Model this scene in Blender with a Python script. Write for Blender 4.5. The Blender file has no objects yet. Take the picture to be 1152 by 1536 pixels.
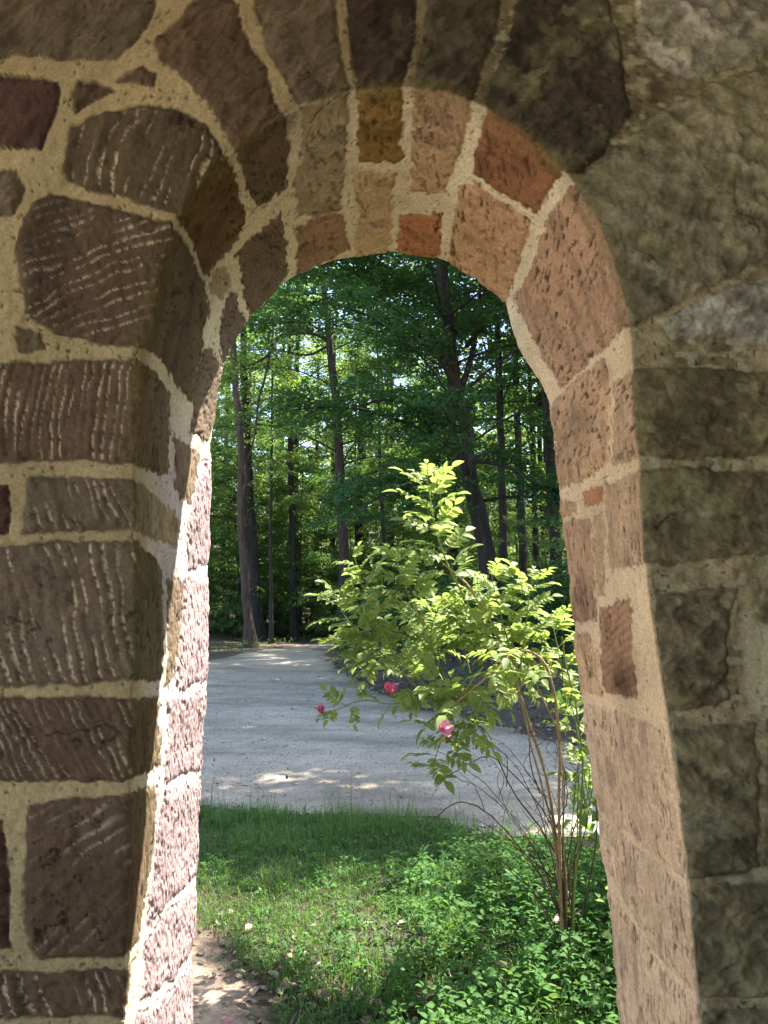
import bpy, math
import numpy as np
from mathutils import Vector

PI = math.pi
RNG = np.random.default_rng(7)
scene = bpy.context.scene
COL = scene.collection

# ------------------------------------------------------------------ camera
FPX, CX, CY = 1160.0, 576.0, 768.0          # focal length and centre, pixels of a 1152x1536 photo
EYE = 1.5
HORIZON = 905.0
PITCH = math.atan((HORIZON - CY) / FPX)
cam_d = bpy.data.cameras.new('camera'); cam = bpy.data.objects.new('camera', cam_d); COL.objects.link(cam)
cam_d.sensor_fit = 'VERTICAL'; cam_d.sensor_height = 36.0; cam_d.lens = FPX / 1536 * 36
cam_d.clip_start = 0.05; cam_d.clip_end = 2000
cam.location = (0, 0, EYE); cam.rotation_euler = (PI / 2 + PITCH, 0, 0)
scene.camera = cam
cp, sp_ = math.cos(PITCH), math.sin(PITCH)

def ray(px, py):
    x = (np.asarray(px, float) - CX) / FPX; z = -(np.asarray(py, float) - CY) / FPX
    return np.stack([x, cp - z * sp_, sp_ + z * cp], -1)
def at(px, py, Y):                          # point of that line of sight at distance Y
    d = ray(px, py); s = np.asarray(Y, float) / d[..., 1]
    p = d * s[..., None]; p[..., 2] += EYE
    return p
def on_ground(px, py, z=0.0):
    d = ray(px, py); s = (z - EYE) / d[..., 2]
    p = d * s[..., None]; p[..., 2] += EYE
    return p
def proj(P):
    q = P - np.array([0, 0, EYE])
    f = q[..., 1] * cp + q[..., 2] * sp_; u = -q[..., 1] * sp_ + q[..., 2] * cp
    return CX + FPX * q[..., 0] / f, CY - FPX * u / f

# ------------------------------------------------------------------ noise
_P = np.random.default_rng(3).integers(0, 2 ** 31, 4096)
def _h(ix, iy, iz):
    n = (ix * 73856093) ^ (iy * 19349663) ^ (iz * 83492791)
    return (_P[n & 4095] & 0xffff) / 32767.5 - 1.0
def noise(x, y, z=0.0):
    x, y, z = np.broadcast_arrays(np.asarray(x, float), np.asarray(y, float), np.asarray(z, float))
    ix, iy, iz = np.floor(x).astype(np.int64), np.floor(y).astype(np.int64), np.floor(z).astype(np.int64)
    fx, fy, fz = x - ix, y - iy, z - iz
    u, v, w = [t * t * t * (t * (t * 6 - 15) + 10) for t in (fx, fy, fz)]
    def c(a, b, d): return _h(ix + a, iy + b, iz + d)
    l = lambda a, b, t: a + (b - a) * t
    return l(l(l(c(0, 0, 0), c(1, 0, 0), u), l(c(0, 1, 0), c(1, 1, 0), u), v),
             l(l(c(0, 0, 1), c(1, 0, 1), u), l(c(0, 1, 1), c(1, 1, 1), u), v), w)
def noise2(x, y, seed=0):
    x, y = np.broadcast_arrays(np.asarray(x, float), np.asarray(y, float))
    ix, iy = np.floor(x).astype(np.int64), np.floor(y).astype(np.int64)
    fx, fy = x - ix, y - iy
    u, v = [t * t * t * (t * (t * 6 - 15) + 10) for t in (fx, fy)]
    s = seed * 7919 + 11
    a, b = _h(ix, iy, s), _h(ix + 1, iy, s); c, d = _h(ix, iy + 1, s), _h(ix + 1, iy + 1, s)
    return (a + (b - a) * u) * (1 - v) + (c + (d - c) * u) * v
def fbm2(x, y, seed=0, o=4):
    t = 0; a = 1; n = 0
    for k in range(o):
        t = t + a * noise2(x * 2 ** k, y * 2 ** k, seed + 17 * k); n += a; a *= .55
    return t / n
def sstep(a, b, x):
    t = np.clip((x - a) / (b - a), 0, 1); return t * t * (3 - 2 * t)
def hexc(s):                                 # photo colour -> linear
    c = np.array([int(s[i:i + 2], 16) for i in (0, 2, 4)]) / 255
    return np.where(c < .04045, c / 12.92, ((c + .055) / 1.055) ** 2.4)

# ------------------------------------------------------------------ mesh helpers
def mesh_np(name, V, F, smooth=True):
    me = bpy.data.meshes.new(name)
    V = np.ascontiguousarray(V, np.float32); F = np.ascontiguousarray(F, np.int32)
    k = F.shape[1]
    me.vertices.add(len(V)); me.vertices.foreach_set('co', V.ravel())
    me.loops.add(F.size); me.loops.foreach_set('vertex_index', F.ravel())
    me.polygons.add(len(F)); me.polygons.foreach_set('loop_start', np.arange(0, F.size, k, dtype=np.int32))
    me.polygons.foreach_set('use_smooth', np.full(len(F), smooth, dtype=bool))
    me.update(calc_edges=True)
    return me
def obj(name, me, mat=None, parent=None):
    o = bpy.data.objects.new(name, me); COL.objects.link(o)
    if mat is not None and me is not None: me.materials.append(mat)
    if parent is not None: o.parent = parent
    return o
def tag(o, label, cat, group=None, kind=None):
    o['label'] = label; o['category'] = cat
    if group: o['group'] = group
    if kind: o['kind'] = kind
    return o
def empty(name, loc=(0, 0, 0)):
    o = bpy.data.objects.new(name, None); COL.objects.link(o); o.location = loc
    o.empty_display_size = .1
    return o
def set_attr(me, name, arr):
    if arr.ndim == 1:
        a = me.attributes.new(name, 'FLOAT', 'POINT'); a.data.foreach_set('value', arr.astype(np.float32))
    else:
        a = me.attributes.new(name, 'FLOAT_COLOR', 'POINT')
        c = np.ones((len(arr), 4), np.float32); c[:, :3] = arr; a.data.foreach_set('color', c.ravel())

class MB:                                    # collects tubes and quads of one mesh
    def __init__(s): s.V = []; s.F = []; s.n = 0
    def add(s, V, F):
        s.V.append(np.asarray(V, float)); s.F.append(np.asarray(F, int) + s.n); s.n += len(V)
    def tube(s, P, R, k=7, wob=0.0, seed=0):
        P = np.asarray(P, float); R = np.asarray(R, float); n = len(P)
        T = np.gradient(P, axis=0); T /= np.linalg.norm(T, axis=1)[:, None] + 1e-9
        ref = np.array([0.31, 0.95, 0.05]) if abs(T[0, 1]) < .9 else np.array([1., 0, 0])
        U = np.cross(T, ref); U /= np.linalg.norm(U, axis=1)[:, None] + 1e-9
        W = np.cross(T, U)
        a = np.arange(k) * 2 * PI / k
        rr = R[:, None] * np.ones((1, k))
        if wob: rr = rr * (1 + wob * np.random.default_rng(seed).normal(size=(n, k)))
        V = P[:, None] + rr[..., None] * (np.cos(a)[None, :, None] * U[:, None] + np.sin(a)[None, :, None] * W[:, None])
        i = np.arange(n - 1)[:, None] * k; j = np.arange(k)[None]; j2 = (j + 1) % k
        F = np.stack([i + j, i + j2, i + k + j2, i + k + j], -1).reshape(-1, 4)
        s.add(V.reshape(-1, 3), F)
        e = (n - 1) * k                      # a cap at the thin end
        s.add(np.vstack([V[-1], P[-1] + T[-1] * R[-1]]), np.array([[q, (q + 1) % k, k, k] for q in range(k)]))
    def build(s, name, mat, parent=None, smooth=True):
        V = np.vstack(s.V); F = np.vstack(s.F)
        bad = F[:, 2] == F[:, 3]
        me = bpy.data.meshes.new(name)
        if bad.any():
            Q = F[~bad]; Tt = F[bad][:, :3]
            me.vertices.add(len(V)); me.vertices.foreach_set('co', V.astype(np.float32).ravel())
            idx = np.concatenate([Q.ravel(), Tt.ravel()]).astype(np.int32)
            st = np.concatenate([np.arange(len(Q)) * 4, len(Q) * 4 + np.arange(len(Tt)) * 3]).astype(np.int32)
            me.loops.add(len(idx)); me.loops.foreach_set('vertex_index', idx)
            me.polygons.add(len(st)); me.polygons.foreach_set('loop_start', st)
            me.polygons.foreach_set('use_smooth', np.full(len(st), smooth, dtype=bool)); me.update(calc_edges=True)
        else:
            me = mesh_np(name, V, F, smooth)
        return obj(name, me, mat, parent)

def smooth_path(pts, n=24):                  # Catmull-Rom through points
    P = np.asarray(pts, float)
    if len(P) < 3: 
        t = np.linspace(0, 1, n)[:, None]; return P[0] + (P[-1] - P[0]) * t
    Q = np.vstack([2 * P[0] - P[1], P, 2 * P[-1] - P[-2]])
    out = []
    t = np.linspace(0, len(P) - 1, n)
    for v in t:
        i = min(int(v), len(P) - 2); f = v - i
        a, b, c, d = Q[i], Q[i + 1], Q[i + 2], Q[i + 3]
        out.append(.5 * (2 * b + (c - a) * f + (2 * a - 5 * b + 4 * c - d) * f * f + (3 * b - a - 3 * c + d) * f ** 3))
    return np.array(out)
def unit(v): return v / (np.linalg.norm(v, axis=-1, keepdims=True) + 1e-9)

# ------------------------------------------------------------------ materials
def new_mat(name):
    m = bpy.data.materials.new(name); m.use_nodes = True
    nt = m.node_tree; nt.nodes.clear()
    return m, nt.nodes, nt.links
def node(N, t, **kw):
    n = N.new(t)
    for k, v in kw.items():
        if k in n.inputs.keys(): n.inputs[k].default_value = v
        else: setattr(n, k, v)
    return n
def leaf_mat(name, c0, c1, trans=.45, tcol=None, rough=.45, spec=.35, hue=.03):
    m, N, L = new_mat(name)
    out = node(N, 'ShaderNodeOutputMaterial')
    g = node(N, 'ShaderNodeNewGeometry')
    mix = node(N, 'ShaderNodeMix', data_type='RGBA')
    L.new(g.outputs['Random Per Island'], mix.inputs[0])
    mix.inputs[6].default_value = (*c0, 1); mix.inputs[7].default_value = (*c1, 1)
    b = node(N, 'ShaderNodeBsdfPrincipled'); b.inputs['Roughness'].default_value = rough
    b.inputs['Specular IOR Level'].default_value = spec
    L.new(mix.outputs[2], b.inputs['Base Color'])
    t = node(N, 'ShaderNodeBsdfTranslucent')
    tm = node(N, 'ShaderNodeMix', data_type='RGBA', blend_type='MULTIPLY'); tm.inputs[0].default_value = 1
    L.new(mix.outputs[2], tm.inputs[6]); tm.inputs[7].default_value = (*(tcol or (1.9, 1.75, .75)), 1)
    L.new(tm.outputs[2], t.inputs['Color'])
    ms = node(N, 'ShaderNodeMixShader'); ms.inputs[0].default_value = trans
    L.new(b.outputs[0], ms.inputs[1]); L.new(t.outputs[0], ms.inputs[2]); L.new(ms.outputs[0], out.inputs[0])
    return m
def rough_mat(name, c0, c1, scale=20, bump=.4, dist=.01, rough=.9, stretch=(1, 1, 1), detail=8, spec=.2):
    m, N, L = new_mat(name)
    out = node(N, 'ShaderNodeOutputMaterial'); b = node(N, 'ShaderNodeBsdfPrincipled')
    b.inputs['Roughness'].default_value = rough; b.inputs['Specular IOR Level'].default_value = spec
    tc = node(N, 'ShaderNodeTexCoord'); mp = node(N, 'ShaderNodeMapping'); mp.inputs['Scale'].default_value = stretch
    L.new(tc.outputs['Object'], mp.inputs[0])
    n = node(N, 'ShaderNodeTexNoise'); n.inputs['Scale'].default_value = scale; n.inputs['Detail'].default_value = detail
    n.inputs['Roughness'].default_value = .65
    L.new(mp.outputs[0], n.inputs['Vector'])
    r = node(N, 'ShaderNodeValToRGB'); r.color_ramp.elements[0].position = .32; r.color_ramp.elements[1].position = .68
    r.color_ramp.elements[0].color = (*c0, 1); r.color_ramp.elements[1].color = (*c1, 1)
    L.new(n.outputs['Fac'], r.inputs[0]); L.new(r.outputs[0], b.inputs['Base Color'])
    bp = node(N, 'ShaderNodeBump'); bp.inputs['Strength'].default_value = bump; bp.inputs['Distance'].default_value = dist
    L.new(n.outputs['Fac'], bp.inputs['Height']); L.new(bp.outputs[0], b.inputs['Normal'])
    L.new(b.outputs[0], out.inputs[0])
    return m
def attr_mat(name, fine=140, bump=.6, dist=.004, rough=.92, var=.27, fine2=520):
    m, N, L = new_mat(name)
    out = node(N, 'ShaderNodeOutputMaterial'); b = node(N, 'ShaderNodeBsdfPrincipled')
    b.inputs['Roughness'].default_value = rough; b.inputs['Specular IOR Level'].default_value = .15
    a = node(N, 'ShaderNodeAttribute', attribute_name='col')
    tc = node(N, 'ShaderNodeTexCoord')
    n = node(N, 'ShaderNodeTexNoise'); n.inputs['Scale'].default_value = fine; n.inputs['Detail'].default_value = 6
    n.inputs['Roughness'].default_value = .7
    L.new(tc.outputs['Object'], n.inputs['Vector'])
    n2 = node(N, 'ShaderNodeTexNoise'); n2.inputs['Scale'].default_value = fine2; n2.inputs['Detail'].default_value = 3
    L.new(tc.outputs['Object'], n2.inputs['Vector'])
    mr = node(N, 'ShaderNodeMapRange'); mr.inputs['From Min'].default_value = .3; mr.inputs['From Max'].default_value = .7
    mr.inputs['To Min'].default_value = 1 - var; mr.inputs['To Max'].default_value = 1 + var
    L.new(n.outputs['Fac'], mr.inputs['Value'])
    vm = node(N, 'ShaderNodeVectorMath', operation='SCALE')
    L.new(a.outputs['Color'], vm.inputs[0]); L.new(mr.outputs[0], vm.inputs['Scale'])
    L.new(vm.outputs[0], b.inputs['Base Color'])
    ad = node(N, 'ShaderNodeMath', operation='ADD'); L.new(n.outputs['Fac'], ad.inputs[0]); 
    mu = node(N, 'ShaderNodeMath', operation='MULTIPLY'); mu.inputs[1].default_value = .4
    L.new(n2.outputs['Fac'], mu.inputs[0]); L.new(mu.outputs[0], ad.inputs[1])
    bp = node(N, 'ShaderNodeBump'); bp.inputs['Strength'].default_value = bump; bp.inputs['Distance'].default_value = dist
    L.new(ad.outputs[0], bp.inputs['Height']); L.new(bp.outputs[0], b.inputs['Normal'])
    L.new(b.outputs[0], out.inputs[0])
    return m

M_STONE = attr_mat('sandstone_and_mortar')
M_GROUND = attr_mat('soil_and_litter', fine=30, bump=.8, dist=.02, var=.45, fine2=120)
M_GRAVEL = attr_mat('fine_gravel', fine=38, bump=1.0, dist=.02, var=.38, fine2=120)
M_BARK = rough_mat('bark', (.022, .02, .018), (.075, .066, .058), 9, 1.0, .03, .95, (1.6, 1.6, .28))
M_BARK_D = rough_mat('dark_bark', (.014, .013, .012), (.05, .045, .04), 8, 1.0, .03, .95, (1.6, 1.6, .28))
M_BARK_B = rough_mat('brown_bark', (.04, .03, .024), (.12, .09, .07), 9, 1.0, .03, .95, (1.6, 1.6, .28))
M_CANE = rough_mat('rose_cane', (.24, .15, .09), (.44, .32, .19), 60, .4, .002)
M_CANE_D = rough_mat('dry_cane', (.06, .04, .03), (.14, .095, .07), 60, .4, .002)
M_CANE_G = rough_mat('green_shoot', (.16, .22, .05), (.25, .30, .09), 60, .3, .001)
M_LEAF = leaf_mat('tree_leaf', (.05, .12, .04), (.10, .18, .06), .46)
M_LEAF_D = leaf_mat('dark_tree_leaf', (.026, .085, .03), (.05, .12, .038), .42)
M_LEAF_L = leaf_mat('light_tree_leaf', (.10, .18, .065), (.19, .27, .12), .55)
M_ROSE = leaf_mat('rose_leaf', (.17, .25, .065), (.31, .38, .125), .5, (1.35, 1.3, .95), .5, .3)
M_GRASS = leaf_mat('grass_blade', (.065, .15, .042), (.14, .23, .075), .42)
M_WEED = leaf_mat('weed_leaf', (.05, .135, .035), (.11, .215, .06), .42, spec=.15, rough=.6)
M_LITTER = leaf_mat('dry_leaf', (.10, .075, .05), (.36, .29, .21), .1, (1, 1, 1))
M_PETAL = leaf_mat('rose_petal', (.70, .15, .32), (.80, .26, .44), .4, (1.2, .9, 1.0))
M_PETAL_P = leaf_mat('pale_rose_petal', (.66, .34, .45), (.74, .45, .56), .4, (1.1, 1, 1))
M_STAMEN = rough_mat('stamen', (.6, .42, .08), (.75, .55, .12), 200)
M_BUD = leaf_mat('sepal', (.10, .16, .04), (.16, .2, .06), .2)

# ================================================================== THE WALL
D, TH = 1.55, 0.52
pairs = [((190, 1536), (298, 1379)), ((196, 1300), (305, 1202)), ((200, 1100), (312, 1052)), ((204, 900), (317, 901)),
         ((206, 700), (320, 751)), ((208, 560), (324, 650)), ((228, 480), (334, 580)), ((248, 395), (346, 535)), ((268, 330), (366, 500)),
         ((300, 275), (388, 472)), ((345, 228), (412, 447)), ((395, 190), (430, 432)), ((440, 163), (446, 421)), ((485, 146), (487, 402)),
         ((530, 135), (528, 390)), ((607, 127), (588, 383)), ((660, 135), (625, 390)), ((717, 153), (660, 398)), ((790, 198), (710, 424)),
         ((850, 258), (752, 458)), ((900, 335), (768, 512)), ((930, 420), (795, 562)), ((945, 495), (820, 604)), ((950, 600), (826, 676)),
         ((958, 700), (835, 751)), ((968, 850), (848, 864)), ((984, 980), (859, 961)), ((1000, 1080), (867, 1037)),
         ((1016, 1200), (879, 1127)), ((1030, 1330), (891, 1225)), ((1040, 1450), (902, 1315)), ((1047, 1536), (909, 1379))]
near = np.array([at(a[0], a[1], D) for a, b in pairs]); far = np.array([at(b[0], b[1], D + TH) for a, b in pairs])
def down(P, end):                            # carry the jamb to the ground
    a, b = (P[0], P[2]) if end == 0 else (P[-1], P[-3])
    q = a + (a - b) * ((a[2] + .12) / (b[2] - a[2]))
    m_ = .5 * (q + a)
    return np.vstack([q, m_, P]) if end == 0 else np.vstack([P, m_, q])
near = down(down(near, 0), 1); far = down(down(far, 0), 1)
near = smooth_path(near, 4000); far = smooth_path(far, 4000)
arc = np.concatenate([[0], np.cumsum(np.linalg.norm(np.diff(near, axis=0), axis=1))])
NS = int(arc[-1] / .0034)
s_m = np.linspace(0, arc[-1], NS)
near = np.stack([np.interp(s_m, arc, near[:, k]) for k in range(3)], -1)
far = np.stack([np.interp(s_m, arc, far[:, k]) for k in range(3)], -1)
def gsm(P, w):
    k = np.exp(-.5 * (np.arange(-3 * w, 3 * w + 1) / w) ** 2); k /= k.sum()
    Q = np.pad(P, ((3 * w, 3 * w), (0, 0)), mode='reflect', reflect_type='odd')
    return np.stack([np.convolve(Q[:, i], k, 'valid') for i in range(P.shape[1])], -1)
near = gsm(near, 6); far = gsm(far, 4)
def outward(P, w):
    T = np.gradient(P, axis=0); T = gsm(T, w); n = np.stack([-T[:, 2], 0 * T[:, 0], T[:, 0]], -1)
    return unit(n)
nn, nf = outward(near, 60), outward(far, 60)
lo_b = (near[:, 2] < .45)[:, None]; 
for nrm_ in (nn, nf):                        # below the springing the wall runs straight out sideways
    k = sstep(1.75, 1.2, near[:, 2])[:, None]
    side = np.where(near[:, :1] < 0, -1., 1.) * np.array([[1., 0, 0]])
    nrm_[:] = unit(nrm_ * (1 - k) + side * k)
d_front = np.concatenate([np.arange(.003, .66, .0034), .66 + np.cumsum(.0036 * 1.10 ** np.arange(46))])
d_back = np.concatenate([np.arange(.004, .06, .006), .06 + np.cumsum(.01 * 1.16 ** np.arange(24))])[::-1]
v_rev = np.linspace(1, 0, int(TH / .0034))
cols = [far + nf * d for d in d_back] + [near + (far - near) * v for v in v_rev] + [near + nn * d for d in d_front]
G = np.stack(cols, 1)                        # NS x NT x 3
tco = np.concatenate([-TH - d_back, -TH * v_rev, d_front])
NT = len(tco)
i0, i1 = len(d_back), len(d_back) + len(v_rev)
# round the arrises
kw = 4
ker = np.exp(-.5 * (np.arange(-12, 13) / kw) ** 2); ker /= ker.sum()
a, b = i0 - 4, i1 + 60
blk = G[:, a - 12:b + 12]
sm = sum(ker[j] * blk[:, j:j + (b - a)] for j in range(25))
wgt = np.exp(-((tco[a:b] - 0) / .05) ** 4) + np.exp(-((tco[a:b] + TH) / .03) ** 4)
G[:, a:b] = G[:, a:b] * (1 - wgt[None, :, None]) + sm * wgt[None, :, None]
S2, T2 = np.meshgrid(s_m, tco, indexing='ij')
X, Z = G[..., 0], G[..., 2]
PX, PY = proj(G)
isfront = T2 > 0
# surface normals of the smooth shape
ds = np.gradient(G, axis=0); dt = np.gradient(G, axis=1)
NRM = unit(np.cross(ds, dt))
flip = np.where((NRM[:, i1 + 20, 1] < 0)[:, None, None], 1., -1.); NRM = NRM * flip

# stones traced as outlines on the face and in the reveal: (kind, tone, tooling, outline)
ST = [
 ('b','grey','n',[(-40,-80),(240,-80),(234,5),(212,45),(176,88),(120,90),(60,82),(-40,80)]),
 ('v','purple','n',[(228,60),(262,28),(302,-4),(330,-60),(345,-20),(375,70),(402,100),(408,150),(430,180),(434,215),(432,288),(388,312),(372,285),(360,240),(345,210),(312,150),(290,130),(236,82)]),
 ('v','grey','n',[(362,-60),(498,-60),(508,60),(524,125),(522,180),(518,250),(512,316),(446,328),(446,280),(456,175),(440,140),(418,95),(395,50)]),
 ('v','red','n',[(446,345),(470,330),(505,322),(517,340),(524,375),(480,396),(448,418)]),
 ('v','crown','n',[(512,-60),(632,-60),(620,60),(607,125),(602,245),(570,248),(540,247),(538,130),(526,70)]),
 ('v','pale','n',[(532,260),(596,262),(588,300),(582,392),(555,392),(532,392),(538,330)]),
 ('v','darkwarm','n',[(642,-60),(764,-60),(742,50),(720,110),(705,165),(696,205),(680,255),(668,290),(640,295),(616,285),(620,210),(622,130),(634,60)]),
 ('v','orange','n',[(600,322),(660,325),(654,404),(596,392)]),
 ('v','blackred','n',[(785,-60),(905,-60),(930,60),(938,110),(945,165),(905,230),(872,254),(842,258),(826,280),(806,325),(760,296),(708,265),(718,210),(730,165),(748,90),(768,40)]),
 ('v','warm','n',[(690,280),(708,276),(795,335),(790,365),(766,425),(750,470),(668,408),(672,380)]),
 ('v','haunch','d',[(848,292),(878,262),(930,215),(975,180),(1030,145),(1090,115),(1200,95),(1200,380),(1130,395),(1075,425),(1010,455),(950,486),(922,503),(880,543),(842,581),(815,545),(790,490),(768,445),(784,425),(808,365),(830,318)]),
 ('b','moss','n',[(952,-60),(1200,-60),(1200,72),(1100,92),(1040,112),(1010,106),(985,86),(962,60)]),
 ('b','moss','n',[(990,478),(1080,436),(1200,398),(1200,520),(1100,505),(1010,508)]),
 ('b','warm','v',[(822,615),(845,584),(890,547),(904,538),(912,565),(912,645),(915,690),(880,715),(838,736),(828,690)]),
 ('b','rdark','v',[(919,575),(952,550),(1040,547),(1200,560),(1200,688),(1100,683),(1030,688),(960,682),(940,693),(917,698)]),
 ('b','rdark','v',[(904,728),(952,710),(1000,704),(1200,706),(1200,822),(1100,836),(1020,848),(966,846),(912,858),(907,790)]),
 ('b','orange','n',[(871,742),(898,730),(902,752),(876,761)]),
 ('b','warm','n',[(835,752),(862,752),(865,770),(838,778)]),
 ('b','warm','v',[(838,782),(880,777),(886,895),(891,930),(852,934),(842,845)]),
 ('b','plaster','n',[(884,778),(899,766),(905,890),(892,896)]),
 ('b','rdark2','n',[(985,892),(1110,880),(1090,960),(1096,1052),(1010,1068),(996,1050)]),
 ('b','rdark','n',[(1148,890),(1200,880),(1200,1055),(1145,1060),(1150,980)]),
 ('b','tooled','h',[(896,912),(940,898),(949,1012),(953,1048),(905,1038),(898,980)]),
 ('b','warm','v',[(854,947),(884,950),(896,992),(899,1043),(862,1034)]),
 ('b','warmv','v',[(866,1054),(915,1066),(992,1094),(1008,1200),(1022,1315),(968,1272),(940,1250),(915,1235),(890,1197),(876,1130)]),
 ('b','warmv','v',[(888,1212),(930,1257),(965,1287),(1024,1334),(1034,1420),(1042,1490),(1000,1450),(960,1395),(918,1320),(898,1290)]),
 ('b','warmv','v',[(906,1330),(950,1397),(1000,1464),(1046,1512),(1060,1640),(930,1640),(918,1450)]),
 ('b','rdark2','d',[(1005,1096),(1100,1086),(1132,1084),(1138,1150),(1143,1300),(1100,1313),(1032,1320),(1020,1220)]),
 ('b','rdark','n',[(1154,1080),(1200,1080),(1200,1298),(1156,1302)]),
 ('b','rdark','n',[(1036,1344),(1100,1334),(1200,1320),(1200,1498),(1100,1500),(1048,1498)]),
 ('b','rdark','n',[(1052,1522),(1200,1516),(1200,1660),(1060,1660)]),
 ('b','redblack','n',[(-40,105),(40,112),(85,122),(80,175),(60,222),(20,222),(-40,212)]),
 ('b','purple','n',[(106,142),(115,124),(140,121),(172,132),(150,142),(112,162)]),
 ('b','purple','n',[(172,118),(210,97),(230,108),(228,124)]),
 ('b','grey','n',[(-40,262),(22,255),(30,285),(18,320),(-40,325)]),
 ('v','lhaunch','c1',[(95,245),(105,190),(140,168),(215,155),(262,157),(305,185),(328,220),(346,246),(362,300),(372,325),(350,370),(312,412),(296,372),(268,320),(200,298),(130,280),(98,265)]),
 ('v','purple','c2',[(22,372),(46,300),(75,288),(165,312),(258,332),(280,365),(305,420),(316,455),(308,500),(296,560),(288,605),(272,580),(245,540),(218,520),(150,512),(80,498),(40,468)]),
 ('b','grey','n',[(22,490),(60,500),(68,520),(30,525)]),
 ('v','lrev','n',[(355,382),(425,318),(434,415),(420,440),(380,482),(370,440)]),
 ('v','lrev','n',[(346,440),(354,440),(376,492),(340,552),(330,520),(335,480)]),
 ('b','grey','n',[(318,410),(340,404),(346,430),(334,450),(318,440)]),
 ('b','lrev','n',[(305,528),(318,520),(338,558),(330,612),(314,662),(292,648),(294,590)]),
 ('b','purple','c3',[(-40,546),(100,541),(208,541),(232,562),(256,592),(256,650),(255,706),(240,711),(205,692),(100,689),(-40,695)]),
 ('b','lrev','n',[(263,648),(280,664),(303,678),(297,720),(288,762),(275,750),(264,730)]),
 ('b','grey','c4',[(38,722),(45,714),(205,717),(235,740),(262,767),(270,790),(266,820),(245,811),(205,795),(110,796),(32,798)]),
 ('b','redblack','n',[(-40,722),(12,725),(10,798),(-40,800)]),
 ('b','greyp','c5',[(-40,824),(60,814),(205,813),(235,840),(248,862),(248,1010),(238,1020),(205,1018),(120,1026),(-40,1027)]),
 ('b','lrev','n',[(255,872),(271,868),(277,885),(272,950),(262,1018),(254,1035)]),
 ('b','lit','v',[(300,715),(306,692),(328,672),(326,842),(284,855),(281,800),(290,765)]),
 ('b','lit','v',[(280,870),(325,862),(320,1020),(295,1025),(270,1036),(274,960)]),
 ('b','purple','c6',[(-40,1049),(100,1045),(205,1047),(239,1045),(241,1148),(218,1162),(185,1174),(-40,1172)]),
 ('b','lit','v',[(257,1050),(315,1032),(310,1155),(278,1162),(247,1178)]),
 ('b','purple','c7',[(42,1206),(120,1201),(195,1193),(236,1180),(232,1265),(218,1370),(208,1416),(186,1438),(60,1438),(45,1420),(35,1340),(39,1260)]),
 ('b','redblack','n',[(-40,1230),(0,1235),(12,1330),(14,1425),(-40,1430)]),
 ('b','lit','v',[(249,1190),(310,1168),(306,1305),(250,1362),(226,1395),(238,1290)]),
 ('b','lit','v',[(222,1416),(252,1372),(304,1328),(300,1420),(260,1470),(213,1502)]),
 ('b','purple','c8',[(-40,1463),(100,1461),(190,1457),(205,1442),(185,1529),(100,1529),(-40,1527)]),
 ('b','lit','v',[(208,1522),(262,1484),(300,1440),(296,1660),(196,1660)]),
 ('b','purple','n',[(-40,1549),(178,1552),(172,1680),(-40,1680)]),
]
TONE = {  # face colour, reveal colour; 'lit' paints sunlight into the left jamb stones
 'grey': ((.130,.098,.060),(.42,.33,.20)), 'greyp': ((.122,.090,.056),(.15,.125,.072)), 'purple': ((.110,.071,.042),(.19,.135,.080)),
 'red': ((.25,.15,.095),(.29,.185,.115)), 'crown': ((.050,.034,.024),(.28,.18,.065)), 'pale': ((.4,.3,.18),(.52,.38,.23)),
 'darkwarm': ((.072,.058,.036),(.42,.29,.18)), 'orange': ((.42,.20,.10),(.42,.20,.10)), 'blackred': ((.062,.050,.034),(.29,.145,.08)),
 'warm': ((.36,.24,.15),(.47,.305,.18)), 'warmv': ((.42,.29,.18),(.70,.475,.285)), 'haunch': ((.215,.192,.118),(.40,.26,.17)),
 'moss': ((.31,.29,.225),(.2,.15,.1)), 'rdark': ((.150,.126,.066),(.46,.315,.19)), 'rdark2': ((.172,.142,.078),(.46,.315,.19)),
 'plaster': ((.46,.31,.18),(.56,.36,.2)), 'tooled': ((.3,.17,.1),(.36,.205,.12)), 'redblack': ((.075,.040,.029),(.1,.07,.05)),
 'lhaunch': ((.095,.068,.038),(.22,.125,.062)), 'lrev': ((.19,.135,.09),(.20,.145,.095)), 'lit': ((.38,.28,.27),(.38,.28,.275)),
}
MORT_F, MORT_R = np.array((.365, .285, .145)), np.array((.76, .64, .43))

def poly_sd(x, y, poly):
    P = np.asarray(poly, float); Q = np.roll(P, -1, 0)
    d = np.full(x.shape, 1e9); ins = np.zeros(x.shape, bool)
    for (ax, ay), (bx, by) in zip(P, Q):
        ex, ey = bx - ax, by - ay
        t = np.clip(((x - ax) * ex + (y - ay) * ey) / (ex * ex + ey * ey + 1e-9), 0, 1)
        d = np.minimum(d, np.hypot(x - ax - t * ex, y - ay - t * ey))
        ins ^= ((ay > y) != (by > y)) & (x < (bx - ax) * (y - ay) / (by - ay + 1e-12) + ax)
    return np.where(ins, d, -d)

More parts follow.
